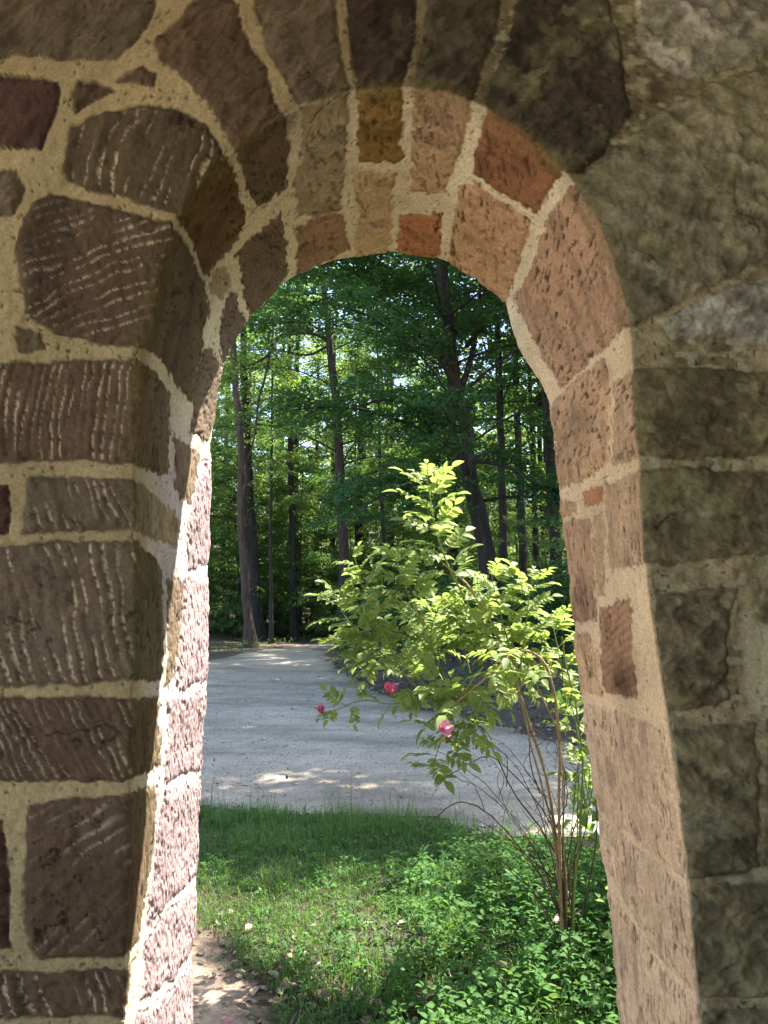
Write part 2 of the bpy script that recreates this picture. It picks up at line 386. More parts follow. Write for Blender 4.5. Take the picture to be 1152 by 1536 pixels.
# irregular stone edges
W1 = fbm2(S2 * 16, T2 * 16, 1, 3); W2 = fbm2(S2 * 16 + 40, T2 * 16, 2, 3)
W3 = noise2(S2 * 90, T2 * 90, 5); W4 = noise2(S2 * 90, T2 * 90 + 33, 6)
rg_ = 1 + .45 * (T2 < 0)
wx, wy = PX + 4.8 * W1 + 2.2 * W3 * rg_, PY + 4.8 * W2 + 2.2 * W4 * rg_
SID = np.full(S2.shape, -1, np.int32); SD = np.full(S2.shape, -30.0)
vis = T2 > -TH - .03
for k, (kind, tone, tool, poly) in enumerate(ST):
    p = np.array(poly); lo, hi = p.min(0) - 14, p.max(0) + 14
    m = vis & (wx > lo[0]) & (wx < hi[0]) & (wy > lo[1]) & (wy < hi[1])
    if not m.any(): continue
    sd = poly_sd(wx[m], wy[m], poly)
    cur = SD[m]; upd = sd > cur
    cur[upd] = sd[upd]; SD[m] = cur
    sid = SID[m]; sid[upd] = k; SID[m] = sid
SD = SD * (np.where(T2 > 0, D, D - T2) / D)     # roughly the same real width near and far
# coursed stones beyond the photo's frame, and on the outer face
outf = (PX < -26) | (PX > 1186) | (PY < -46) | (PY > 1640) | (T2 < -TH - .03)
rowh = .235
zz = Z + .05 * noise2(X * 2, Z * 2, 9); ri = np.floor(zz / rowh); fz = zz / rowh - ri
wid = .42 + .2 * _h(ri.astype(np.int64), (ri * 0).astype(np.int64), 5)
xx = X + .03 * noise2(X * 6, Z * 6, 10) + wid * .5 * (ri % 2); ci = np.floor(xx / wid); fx_ = xx / wid - ci
gen_sd = np.minimum(np.minimum(fz, 1 - fz) * rowh, np.minimum(fx_, 1 - fx_) * wid) * 748 - 9 + 4.5 * W1 + 2 * W3
SD = np.where(outf, gen_sd, SD)
gh = _h(ri.astype(np.int64), ci.astype(np.int64), 8)
SID = np.where(outf, -2, SID)

# colour and relief
SD = SD + .9 + 1.4 * noise2(S2 * 7, T2 * 7, 150)   # joints of uneven width
stone_w = sstep(-1.6, 1.6, SD)               # 0 mortar, 1 stone
rightness = sstep(-.1, .35, X) * (T2 > -.004)   # damp, algae-grown right-hand face
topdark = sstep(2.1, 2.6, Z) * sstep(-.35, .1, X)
fr = sstep(-.012, .004, T2 + .006 * W1)      # 1 on the inner face
n_a = fbm2(S2 * 5, T2 * 5, 21, 4); n_b = fbm2(S2 * 24, T2 * 24, 22, 4); n_c = fbm2(S2 * 70, T2 * 70, 23, 3)
C = np.empty(S2.shape + (3,)); 
colF = np.empty_like(C); colR = np.empty_like(C)
damp = np.array((.205, .178, .105))
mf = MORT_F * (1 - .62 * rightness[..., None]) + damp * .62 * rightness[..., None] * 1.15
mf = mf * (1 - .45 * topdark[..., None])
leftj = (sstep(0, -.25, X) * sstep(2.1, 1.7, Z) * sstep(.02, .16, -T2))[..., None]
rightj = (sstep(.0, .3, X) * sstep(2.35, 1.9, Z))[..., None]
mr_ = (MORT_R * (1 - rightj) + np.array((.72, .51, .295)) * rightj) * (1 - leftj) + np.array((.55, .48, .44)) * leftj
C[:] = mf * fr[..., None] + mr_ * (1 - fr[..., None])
C *= (1 + .14 * n_b + .20 * n_a)[..., None]
mk = 1 - np.abs(noise2(S2 * 12 + .8 * n_b, T2 * 12 + .8 * n_a, 130)); mk = sstep(.965, .995, mk) * sstep(.1, .45, noise2(S2 * 5, T2 * 5, 131))
C *= (1 - .4 * mk)[..., None]
ms_ = sstep(.25, .6, fbm2(S2 * 8, T2 * 8, 132, 4))[..., None] * .35; C = C * (1 - ms_) + C * np.array((.62, .60, .55)) * ms_
RELF = np.zeros(S2.shape)
RELF += np.where(SD < 0, -.0035 + .0022 * n_b + .0012 * n_c, 0)
hs = lambda k, j: float(_h(np.int64(k), np.int64(j), np.int64(77)))
stone_col = np.zeros_like(C); rel_s = np.zeros(S2.shape)
TOOLS = {'c1': (72, .030, 1.), 'c2': (20, .024, .9), 'c3': (84, .019, 1.), 'c4': (110, .022, .9), 'c5': (108, .026, 1.), 'c6': (118, .017, .8), 'c7': (40, .03, .55), 'c8': (115, .024, .9)}
for k in list(range(len(ST))) + [-2]:
    m = SID == k
    if not m.any(): continue
    if k >= 0: kind, tone, tool, _ = ST[k]
    else: kind, tone, tool = 'b', 'purple', 'n'
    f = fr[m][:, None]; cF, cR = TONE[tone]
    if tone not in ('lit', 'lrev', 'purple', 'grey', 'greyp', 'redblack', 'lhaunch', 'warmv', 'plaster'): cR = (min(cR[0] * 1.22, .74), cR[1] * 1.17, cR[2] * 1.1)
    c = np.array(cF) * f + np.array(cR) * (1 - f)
    x, z, s, t = X[m], Z[m], S2[m], T2[m]
    if k == -2:
        rr = rightness[m][:, None]
        c = np.array((.115, .076, .046)) * (1 - rr) + np.array((.155, .130, .068)) * rr
        c = c * (1 + .35 * gh[m][:, None])
    na, nb, nc = n_a[m], n_b[m], n_c[m]
    sd = SD[m]
    chip = sstep(.1, .45, fbm2(x * 13 + k, z * 13, 140 + k % 9, 4)) * f[:, 0]
    r = -.0065 * np.exp(-np.maximum(sd, 0) / 4.0) + .0035 * na - .0030 * chip + .0020 * nb + .0009 * nc
    val = 1 + .22 * na + .20 * nb + .10 * nc
    on_rev = 1 - f[:, 0]
    # small pits and pecks drawn out along the bed on the reveal
    jam = sstep(2.0, 1.7, z)
    pf = 1.5 if tone == 'lit' else 1.0
    pk = np.where(jam > .5, noise2(s * pf * 34, t * pf * 150, 31) + .75 * noise2(s * pf * 75, t * pf * 290, 32), noise2(s * 120 + t * 60, t * 42 - s * 30, 33) + .6 * noise2(s * 190 + 60 * t, t * 80, 34))
    amp = 1.7 if tone == 'lit' else (1.5 if tool == 'v' or tone in ('warm', 'haunch', 'orange') else .7)
    pit = sstep(.28, .95, pk)
    r -= on_rev * amp * (.0022 * pit + .0009 * pk)
    val = val * (1 - on_rev * (.06 if tone == 'lit' else .55) * pit * min(amp, 1.2) * (.5 + .9 * (na > -.1))) * (1 + on_rev * .09 * pk) * (1 - (tone not in ('lit', 'lrev')) * on_rev * .30 * sstep(.05, .5, nb * .6 + fbm2(s * 9, t * 30, 35, 3)))
    if tool in TOOLS:                        # rows of pick strokes left by the mason, their highlights painted in pale
        ang, sp, st = TOOLS[tool]; ca, sa = math.cos(math.radians(ang)), math.sin(math.radians(ang))
        uu = -x * sa + z * ca + .010 * noise2(x * 9, z * 9, 40 + k) + .004 * noise2(x * 30, z * 30, 41); vv = x * ca + z * sa
        ph = uu / sp + .55 * noise2(vv * 6, uu * 9, 42); fp = np.abs(ph - np.floor(ph) - .5) * 2
        row = np.floor(ph)
        dash = sstep(-.25, .5, noise2(vv * 10 + row * 3.7, row * 1.31, 43 + k))
        tick = sstep(-.6, .3, noise2(vv * 170, row * 5.1, 44))
        line = sstep(.48, .84, fp + .14 * nc) * dash * f[:, 0] * sstep(2, 9, sd)
        r += st * (.0027 * (1 - fp) * sstep(-.35, .5, noise2(vv * 6 + 3 * row, row * 2.3, 45)) * f[:, 0] * sstep(0, 12, sd) - .0022 * line)
        c = c + (line * tick * 1.0 * st).clip(0, 1)[:, None] * (np.array((.56, .45, .30)) - c) * .9
    if tool == 'd':
        w = np.sin((x * .6 + z) * 85 + 4 * na) * .5 + .5
        r += .003 * w * f[:, 0]; val = val * (1 + .22 * (w - .5) * f[:, 0])
    if tool == 'h':
        w = np.sin((s + t * .35) * 330 + 2 * nb) * .5 + .5
        r += .002 * w * on_rev; val = val * (1 + .25 * (w - .5))
    if tool == 'n' and k >= 0:               # split faces with running ripples
        w = fbm2((x * .8 + z * .6) * 18 + k, (x * -.6 + z * .8) * 46, 50 + k % 5, 3)
        r += .0065 * w * f[:, 0]; val = val * (1 + .26 * w * f[:, 0])
    ck = 1 - np.abs(noise2(x * 9 + 1.5 * nb + k, z * 16 + 1.2 * na, 110 + k % 7)); ck = sstep(.955, .99, ck) * sstep(.15, .5, noise2(x * 5 + k, z * 5, 120)) * sstep(1, 6, sd)
    if k >= 0 and tone != 'lit': r -= .0030 * ck; val = val * (1 - .5 * ck)
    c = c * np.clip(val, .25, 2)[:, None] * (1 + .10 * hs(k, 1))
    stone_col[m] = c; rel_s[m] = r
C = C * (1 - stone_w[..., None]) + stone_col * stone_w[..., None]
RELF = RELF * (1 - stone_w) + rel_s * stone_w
# thin dark crack where the pointing has come away
edge = np.exp(-((SD + .6) / 1.3) ** 2) * sstep(.0, .6, noise2(S2 * 20, T2 * 20, 61))
C *= (1 - .45 * edge)[..., None]; RELF -= .002 * edge
# algae, lichen and damp on the right-hand face; green veil at the left arris
w1 = fbm2(X * 10, Z * 8, 71, 5); w2 = fbm2(X * 22 + 5, Z * 20, 72, 4); w3 = fbm2(X * 55, Z * 55, 76, 3)
al = rightness * sstep(-.05, .45, w1 + .45 * w2)
C = C * (1 - .5 * al[..., None]) + np.array((.150, .143, .066)) * .5 * al[..., None]
tool_r = np.sin((X * .55 + Z * .9) * 75 + 5 * w1 + 3 * w2) * rightness * sstep(2, 8, SD) * sstep(-.2, .3, noise2(X * 5, Z * 5, 77))
C *= (1 + .20 * tool_r)[..., None]; RELF += .0022 * tool_r
dk = rightness * sstep(.02, .42, fbm2(X * 6 + 9, Z * 6, 75, 4) + .5 * w2)
C *= (1 - .42 * dk)[..., None]
C *= (1 + rightness * (.45 * w2 + .55 * w3)).clip(.3, 2)[..., None]
li = (rightness + .12 * (T2 > .02)) * sstep(.42, .62, fbm2(X * 34, Z * 34, 73, 3) + .5 * w1)
C = C * (1 - .24 * li[..., None]) + np.array((.36, .34, .21)) * .24 * li[..., None]
wl = rightness * sstep(.25, .6, noise2(X * 50, Z * 70, 74) + .5 * w2) * sstep(3, -1, SD) * .75
C = C * (1 - wl[..., None]) + np.array((.33, .31, .19)) * wl[..., None]
pat = rightness * sstep(.15, .4, .9 - np.hypot((X - .735) / .055, (Z - 1.37) / .15) + .6 * w1 + .3 * w2)   # pale scoured render
C = C * (1 - .8 * pat[..., None]) + np.array((.40, .36, .22)) * .8 * pat[..., None]
veil = np.exp(-((T2 + .02) / .05) ** 2) * sstep(.95, 1.35, Z) * (X < 0) * sstep(2.3, 1.9, Z) * (.35 + .2 * n_a)
C = C * (1 - veil[..., None]) + np.array((.15, .135, .055)) * veil[..., None]
veil = np.exp(-((T2 + .01) / .03) ** 2) * sstep(1.7, 2.2, Z) * (.4 + .3 * n_a).clip(0, 1)
C = C * (1 - veil[..., None]) + np.array((.13, .11, .035)) * veil[..., None]
# dark run-off streaks on the left face
st_ = isfront * (X < -.2) * sstep(.35, .95, noise2(X * 22 + .5 * W1, Z * 1.3, 81)) * .45 * (.25 + .75 * stone_w)
C *= (1 - st_[..., None] * np.array((.75, .65, .68)))
# mortar: pale sand grains and holes
hole = (SD < -2) * sstep(.78, .9, noise2(S2 * 130, T2 * 130, 91))
RELF -= .003 * hole; C *= (1 - .6 * hole)[..., None]
for ax_, ay_, rx_, ry_, k_ in ((936, 1020, 15, 24, .85), (868, 632, 26, 40, .55), (872, 905, 14, 30, .55), (905, 560, 10, 18, .4), (770, 250, 40, 22, .35), (845, 690, 16, 30, .35), (300, 385, 30, 40, .25)):
    sp0 = np.exp(-((PX - ax_ + 8 * W1) / rx_) ** 2 - ((PY - ay_ + 8 * W2) / ry_) ** 2) * (T2 < 0) * (T2 > -TH - .02)   # sooty and iron-dark stains in the stone
    C *= (1 - k_ * sp0 * (.75 + .5 * n_b).clip(0, 1.1))[..., None]
C = np.clip(C, .012, .8)
amp_c = np.where(T2 < -TH, .5, 1.0)
# coarse swelling of the far edge outline
big = fbm2(S2 * 7, T2 * 3, 95, 3) * .006
big *= np.exp(-((T2 + TH) / .2) ** 2) + .35
RELF = RELF - rightness * .0025 * sstep(1.5, -2.5, SD)
rough_f = .0032 * fbm2(X * 26, Z * 26, 101, 4) + .0016 * fbm2(X * 80, Z * 80, 102, 3)
rough_f = rough_f + rightness * (.0024 * fbm2(X * 13, Z * 17, 103, 5) + .0012 * fbm2(X * 110, Z * 110, 104, 2))
RELF = RELF * (1 + .55 * fr) + rough_f * fr * (.35 + .65 * stone_w)
rough_f = rough_f * (1 - .4 * rightness)
G2 = G + NRM * ((RELF * amp_c + big)[..., None])

keep_v = (G2[..., 2] < 4.3) & (np.abs(G2[..., 0]) < 3.6)
ii, jj = np.meshgrid(np.arange(NS - 1), np.arange(NT - 1), indexing='ij')
q = np.stack([ii * NT + jj, (ii + 1) * NT + jj, (ii + 1) * NT + jj + 1, ii * NT + jj + 1], -1).reshape(-1, 4)
if True:
    kv = keep_v.ravel(); q = q[kv[q].all(1)]
sidf = np.where(SD > 0, SID, -1).ravel()
fs = sidf[q]                                 # the face belongs to a stone when most corners do
fid = np.where(fs[:, 0] == fs[:, 2], fs[:, 0], np.where(fs[:, 1] == fs[:, 3], fs[:, 1], -1))
Vw = G2.reshape(-1, 3); Cw = C.reshape(-1, 3)
NW = (NRM).reshape(-1, 3)
# orientation test
e1 = Vw[q[0, 1]] - Vw[q[0, 0]]; e2 = Vw[q[0, 3]] - Vw[q[0, 0]]
if np.dot(np.cross(e1, e2), NW[q[0, 0]]) < 0: q = q[:, ::-1]
wall = empty('stone_archway', (0, D + TH / 2, 0))
tag(wall, 'rough sandstone wall of tooled blocks and pale mortar with a round arched opening', 'wall')
# per-vertex normals of the whole surface are kept across the pieces
gds = np.gradient(G2, axis=0); gdt = np.gradient(G2, axis=1)
VN = unit(np.cross(gds, gdt)) * flip; VN = VN.reshape(-1, 3)
def wall_piece(name, sel, label=None):
    f = q[sel]; u, inv = np.unique(f, return_inverse=True)
    off = np.array([0, D + TH / 2, 0])
    me = mesh_np(name, Vw[u] - off, inv.reshape(f.shape))
    set_attr(me, 'col', Cw[u])
    me.normals_split_custom_set_from_vertices(VN[u].tolist())
    o = obj(name, me, M_STONE, wall)
    if label: o['label'] = label
    return o
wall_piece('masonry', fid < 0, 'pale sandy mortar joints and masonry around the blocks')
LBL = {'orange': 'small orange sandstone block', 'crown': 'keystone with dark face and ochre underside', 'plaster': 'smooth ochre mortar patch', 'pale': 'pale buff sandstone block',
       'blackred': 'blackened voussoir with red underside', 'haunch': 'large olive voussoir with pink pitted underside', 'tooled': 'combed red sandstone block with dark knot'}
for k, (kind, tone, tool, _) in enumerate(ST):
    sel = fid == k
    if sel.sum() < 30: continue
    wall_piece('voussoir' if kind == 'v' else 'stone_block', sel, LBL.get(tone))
del colF, colR, stone_col, NRM, gds, gdt
# ================================================================== GROUND AND PATH
path_px = [(-900, 1215), (250, 1216), (330, 1220), (480, 1228), (640, 1236), (780, 1262), (900, 1292), (1000, 1330), (1250, 1400), (2200, 1500),
           (2300, 1190), (1200, 1172), (1000, 1146), (880, 1122), (760, 1094), (640, 1064), (565, 1036), (518, 1008), (492, 986), (497, 972), (520, 964), (500, 962), (440, 968), (385, 976), (335, 986), (250, 1003), (0, 1040), (-900, 1060)]
path_w = on_ground(np.array([p[0] for p in path_px]), np.array([p[1] for p in path_px]))[:, :2]
dirt_px = [(230, 1410), (300, 1400), (318, 1425), (330, 1455), (362, 1475), (378, 1500), (362, 1540), (372, 1700), (330, 2600), (-200, 2600), (150, 1600)]
dirt_w = on_ground(np.array([p[0] for p in dirt_px]), np.array([p[1] for p in dirt_px]))[:, :2]
def path_sd(x, y): return poly_sd(np.asarray(x, float), np.asarray(y, float), path_w)
def gz(x, y):
    x = np.asarray(x, float); y = np.asarray(y, float)
    sd = path_sd(x, y)
    mound = .75 * sstep(.1, 3.2, -sd) * sstep(8, 10, y + .6 * x) * sstep(-2.6, -.6, x + (y - 18) * .05)
    far = .5 * sstep(0, 8, -sd) * sstep(20, 30, y)
    rough = (.025 * noise2(x * 1.1, y * 1.1, 5) + .012 * noise2(x * 4, y * 4, 6)) * sstep(.0, .5, -sd) * sstep(1.6, 2.6, y)
    roll = .25 * noise2(x * .12, y * .12, 7) * sstep(12, 30, np.hypot(x, y) - 0) * sstep(0, 6, -sd)
    hill = 16 * sstep(55, 130, y) * sstep(0, 30, y)
    return mound + np.maximum(far, 0) + rough + roll + hill
def axis(a, b, st, lim):
    c = np.arange(a, b, st); r = [c[-1]]; d = st
    while r[-1] < lim: d *= 1.22; r.append(r[-1] + d)
    l = [c[0]]; d = st
    while l[-1] > -lim: d *= 1.22; l.append(l[-1] - d)
    return np.concatenate([l[1:][::-1], c, r[1:]])
gx = axis(-4, 5, .05, 500); gy = axis(-1, 14, .05, 500)
GX, GY = np.meshgrid(gx, gy, indexing='ij'); GZ = gz(GX, GY)
GZ = GZ - .010 * sstep(.15, .5, path_sd(GX, GY))
nx, ny = GX.shape
ii, jj = np.meshgrid(np.arange(nx - 1), np.arange(ny - 1), indexing='ij')
F = np.stack([ii * ny + jj, (ii + 1) * ny + jj, (ii + 1) * ny + jj + 1, ii * ny + jj + 1], -1).reshape(-1, 4)
me = mesh_np('ground', np.stack([GX, GY, GZ], -1).reshape(-1, 3), F)
n1 = fbm2(GX * 1.5, GY * 1.5, 11, 4); n2 = fbm2(GX * 9, GY * 9, 12, 3)
soil = np.array((.060, .046, .033)); dirt = np.array((.44, .32, .225)); litter = np.array((.15, .115, .085)); sand = np.array((.46, .37, .27))
c = np.ones(GX.shape + (3,)) * soil
dm = sstep(-.12, .10, poly_sd(GX + .08 * n2, GY + .08 * n1, dirt_w) + .05 * n2)[..., None]
lm = (sstep(7, 9, GY) * (.55 + .45 * n1)).clip(0, 1)[..., None]
c = c * (1 - lm) + litter * lm
c = c * (1 - dm) + dirt * dm
cm = sstep(1.6, .9, GY)[..., None]                       # unseen pale sand inside the wall, added to bounce warm light
c = c * (1 - cm) + sand * cm
c *= (1 + .25 * n1 + .2 * n2)[..., None]
set_attr(me, 'col', np.clip(c, .01, .8).reshape(-1, 3))
g = obj('ground', me, M_GROUND); g['kind'] = 'structure'

# the path: a sheet of compacted gravel 4 mm up, with a ragged edge
px_ = np.concatenate([np.arange(-5, 5, .07)]); 
u = axis(-5, 6, .07, 60); v = np.concatenate([np.arange(5.2, 13, .06), 13 + np.cumsum(.06 * 1.035 ** np.arange(95))])
PXX, PYY = np.meshgrid(u, v, indexing='ij')
sd = path_sd(PXX, PYY) + .10 * noise2(PXX * 3, PYY * 3, 14) + .14 * noise2(PXX * 1.1, PYY * 1.1, 24) * (PYY < 8) + .05 * noise2(PXX * 11, PYY * 11, 15)
nx, ny = PXX.shape
ii, jj = np.meshgrid(np.arange(nx - 1), np.arange(ny - 1), indexing='ij')
F = np.stack([ii * ny + jj, (ii + 1) * ny + jj, (ii + 1) * ny + jj + 1, ii * ny + jj + 1], -1).reshape(-1, 4)
F = F[(sd.ravel()[F] > 0).all(1)]
n1 = fbm2(PXX * .8, PYY * 1.6, 16, 4); n2 = fbm2(PXX * 7, PYY * 7, 17, 4)
PZ = gz(PXX, PYY) * 0 + .006 + .006 * n1 + .004 * n2
us, inv = np.unique(F, return_inverse=True)
V = np.stack([PXX, PYY, np.maximum(PZ, .003)], -1).reshape(-1, 3)
me = mesh_np('path', V[us], inv.reshape(F.shape))
c = np.array((.43, .36, .27)) * (1 + .22 * n1 + .22 * n2 + .22 * fbm2(PXX * 1.4, PYY * 5, 19, 4))[..., None]
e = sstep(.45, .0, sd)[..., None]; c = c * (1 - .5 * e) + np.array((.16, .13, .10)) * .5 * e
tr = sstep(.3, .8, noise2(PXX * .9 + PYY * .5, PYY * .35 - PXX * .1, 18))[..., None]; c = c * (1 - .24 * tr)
rut = noise2(PXX * .35 - PYY * .12, PYY * 2.2 + PXX * .9, 25); c = c * (1 + .16 * rut)[..., None]
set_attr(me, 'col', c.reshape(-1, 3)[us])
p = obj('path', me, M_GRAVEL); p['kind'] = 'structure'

# unseen roof added behind the wall to block sky light
mb = MB()
x0, x1, y0, y1, z0, z1 = -3.3, 3.3, -3.6, D - .03, 3.45, 3.7
bv = np.array([(x, y, z) for z in (z0, z1) for x, y in ((x0, y0), (x1, y0), (x1, y1), (x0, y1))])
mb.add(bv, [(0, 3, 2, 1), (4, 5, 6, 7), (0, 1, 5, 4), (1, 2, 6, 5), (2, 3, 7, 6), (3, 0, 4, 7)])
M_CEIL = rough_mat('old_plaster', (.20, .16, .10), (.34, .27, .18), 6)
r = mb.build('added_ceiling', M_CEIL, smooth=False); r['kind'] = 'structure'
for nm, lab, (x0, x1, y0, y1) in (('added_side_wall', 'unseen side wall right of the camera, added to block light', (2.3, 2.7, -3.2, D - .03)), ('added_back_wall', 'unseen wall behind the camera, added to block light', (1.1, 2.3, -3.6, -3.2))):  # unseen walls added so that light rakes in from the left
    mb = MB(); bv = np.array([(x, y, z) for z in (-.1, 3.45) for x, y in ((x0, y0), (x1, y0), (x1, y1), (x0, y1))])
    mb.add(bv, [(0, 3, 2, 1), (4, 5, 6, 7), (0, 1, 5, 4), (1, 2, 6, 5), (2, 3, 7, 6), (3, 0, 4, 7)])
    r = mb.build(nm, M_CEIL, smooth=False); tag(r, lab, 'wall')

# ================================================================== LEAVES
def leaf_quads(Cn, A, Nn, Ln, Wd, fold=.18):
    Bv = unit(np.cross(Nn, A)); n = len(Cn); Ln = Ln[:, None]; Wd = Wd[:, None]
    b0 = Cn - A * Ln * .5; t0 = Cn + A * Ln * .5 - Nn * Ln * .12
    m0 = Cn - A * Ln * .06 + Nn * Wd * fold
    V = np.stack([b0, m0 + Bv * Wd * .5, t0, m0 - Bv * Wd * .5], 1).reshape(-1, 3)
    return V, np.arange(n * 4).reshape(n, 4)
def leaf_fine(Cn, A, Nn, Ln, Wd, fold=.25, bend=.25, k=5):
    """ovate leaf with a folded midrib and a bent tip, k stations long"""
    Bv = unit(np.cross(Nn, A)); n = len(Cn)
    t = np.linspace(0, 1, k); w = np.sin(PI * np.clip(t, 0, 1) ** .82) ** .75; w[0] = .08; w[-1] = .02
    L_ = Ln[:, None, None]; W_ = Wd[:, None, None]
    P = Cn[:, None] + A[:, None] * L_ * t[None, :, None] - Nn[:, None] * L_ * bend * (t ** 2)[None, :, None]
    off = W_ * .5 * w[None, :, None]
    Lf = P + Bv[:, None] * off + Nn[:, None] * off * fold * 2; Rt = P - Bv[:, None] * off + Nn[:, None] * off * fold * 2
    V = np.stack([Lf, P, Rt], 2).reshape(-1, 3)
    b = (np.arange(n) * k * 3)[:, None, None] + (np.arange(k - 1) * 3)[None, :, None]
    q = np.stack([np.stack([b + 0, b + 1, b + 4, b + 3], -1), np.stack([b + 1, b + 2, b + 5, b + 4], -1)], 2)
    return V, q.reshape(-1, 4)

def sprays(cent, dirs, size, n, rng, leaf=.1, flat=.07, tilt=.4):
    """n leaves on each of the flat, drooping twig fans a beech or hornbeam holds out"""
    m = len(cent); up = np.array([0, 0, 1.])
    dh = dirs * np.array([1, 1, .25]); dh = unit(dh + 1e-6)
    side = unit(np.cross(up, dh)); nrm = unit(np.cross(dh, side))
    nrm = unit(nrm + .28 * rng.normal(size=nrm.shape)); side = unit(np.cross(nrm, dh))
    u_ = rng.uniform(-.55, 1.0, (m, n)); wv = (1 - .55 * np.abs(u_)) * .62
    v_ = rng.uniform(-1, 1, (m, n)) * wv
    h_ = rng.normal(size=(m, n)) * flat
    s = size[:, None, None]
    P = cent[:, None] + s * (dh[:, None] * u_[..., None] + side[:, None] * v_[..., None] + nrm[:, None] * h_[..., None])
    P[..., 2] -= (size[:, None] * .22 * np.clip(u_, 0, 1) ** 2)
    a = dh[:, None] * .8 + side[:, None] * np.sign(v_)[..., None] * .8 + .35 * rng.normal(size=P.shape)
    N_ = nrm[:, None] + tilt * rng.normal(size=P.shape)
    a = unit(a.reshape(-1, 3)); N_ = N_.reshape(-1, 3); N_ = unit(N_ - a * (N_ * a).sum(1, keepdims=True))
    k = m * n; L_ = leaf * rng.uniform(.65, 1.25, k)
    return leaf_quads(P.reshape(-1, 3), a, N_, L_, L_ * rng.uniform(.5, .68, k))

def limb_path(p, az, L_, rise, rng, n=7):
    t = np.linspace(0, 1, n); d = np.array([math.cos(az), math.sin(az)])
    q = np.zeros((n, 3)); q[:, :2] = p[:2] + d * (t * L_)[:, None]
    q[:, 2] = p[2] + L_ * (rise * t - .42 * t ** 2)
    q += np.cumsum(rng.normal(size=q.shape) * .035 * L_ / n, 0) * np.array([1, 1, .6]); q[0] = p
    return q
def tree(name, label, trunk, r0, h0, R, nlimb, nsp, nleaf, seed, lmat, bark, leaf=.1, group=None, extra=None, shape=1.0, low=.25, rtop=.3):
    rng = np.random.default_rng(seed)
    trunk = np.asarray(trunk, float); base = trunk[0].copy()
    P = smooth_path(trunk, 22); P[1:-1] += rng.normal(size=P[1:-1].shape) * r0 * .10 * np.array([1, 1, 0])
    H = P[-1, 2] - base[2]; hh = (P[:, 2] - base[2]) / H
    rr = r0 * (1 - (1 - rtop) * np.clip(hh, 0, 1)); rr = rr * (1 + .7 * np.exp(-hh * H / .35)); rr[-1] *= .5
    root = empty(name, base); tag(root, label, 'tree', group)
    tm = MB(); tm.tube(P - base, rr, 10, .05, seed)
    ce, di, sz = [], [], []
    lm_ = MB()
    for i in range(nlimb):
        f = h0 + (1 - h0) * (i + rng.uniform(0, 1)) / nlimb
        z = base[2] + f * H
        p = np.array([np.interp(z, P[:, 2], P[:, k]) for k in range(3)])
        g = (f - h0) / (1 - h0)
        L_ = R * (low + (1 - low) * math.sin(PI * min(1, (g * .86 + .12)) ** .8) ** .7) * rng.uniform(.7, 1.1) * shape
        az = i * 2.39996 + rng.uniform(-.4, .4)
        q = limb_path(p, az, L_, rng.uniform(.15, .75), rng)
        r_ = np.interp(z, P[:, 2], rr) * rng.uniform(.13, .27)
        lm_.tube(q - base, np.linspace(r_, .012, len(q)), 5)
        for j in range(nsp):
            t = rng.uniform(.22, 1.02) ** .8 * (len(q) - 1); a = min(int(t), len(q) - 2); w_ = t - a
            c0 = q[a] * (1 - w_) + q[a + 1] * w_; dd = unit(q[a + 1] - q[a])
            sa = rng.uniform(-1.15, 1.15); ca, sn = math.cos(sa), math.sin(sa)
            d2 = np.array([dd[0] * ca - dd[1] * sn, dd[0] * sn + dd[1] * ca, dd[2] + rng.uniform(-.2, .25)])
            off = rng.uniform(.1, .42) * (.5 + .25 * L_)
            c1 = c0 + d2 * off + np.array([0, 0, rng.normal() * .16])
            if rng.uniform() < .5: lm_.tube(np.array([c0, .5 * (c0 + c1) + .03, c1 + d2 * .25]) - base, [.012, .008, .004], 4)
            ce.append(c1); di.append(d2); sz.append(rng.uniform(.42, .85))
    if extra is not None:                    # drawn boughs
        for path, r_, nn_, leafy in extra:
            q = smooth_path(path, 18); lm_.tube(q - base, np.linspace(r_, r_ * .35, 18), 7, .06, seed)
            for j in range(nn_):
                a = rng.integers(4, 17); ce.append(q[a] + rng.normal(size=3) * .3); di.append(unit(q[a + 1 if a < 17 else a] - q[a - 1]) + rng.normal(size=3) * .4); sz.append(rng.uniform(.4, .8))
    tm.V += lm_.V; tm.F += [f_ + tm.n for f_ in lm_.F]; tm.n += lm_.n
    tm.build('trunk', bark, root)
    V, F = sprays(np.array(ce) - base, np.array(di), np.array(sz), nleaf, rng, leaf)
    obj('crown', mesh_np('crown', V, F, False), lmat, root)
    return root
def px_trunk(pts, Y, top=None, lean=0.0):
    P = at(np.array([p[0] for p in pts]), np.array([p[1] for p in pts]), np.full(len(pts), float(Y)))
    b = P[0].copy(); z = float(gz(b[0], b[1]))
    if P[0, 2] > z + .05: 
        d = unit(P[0] - P[1]); P = np.vstack([P[0] + d * (P[0, 2] - z) / max(-d[2], .3), P])
    P[0, 2] = z - .05
    if top:
        d = unit(P[-1] - P[-3 if len(P) > 2 else -2]); d = unit(d + np.array([0, 0, .8]))
        P = np.vstack([P, P[-1] + d * (top - P[-1, 2]) / d[2]])
    return P
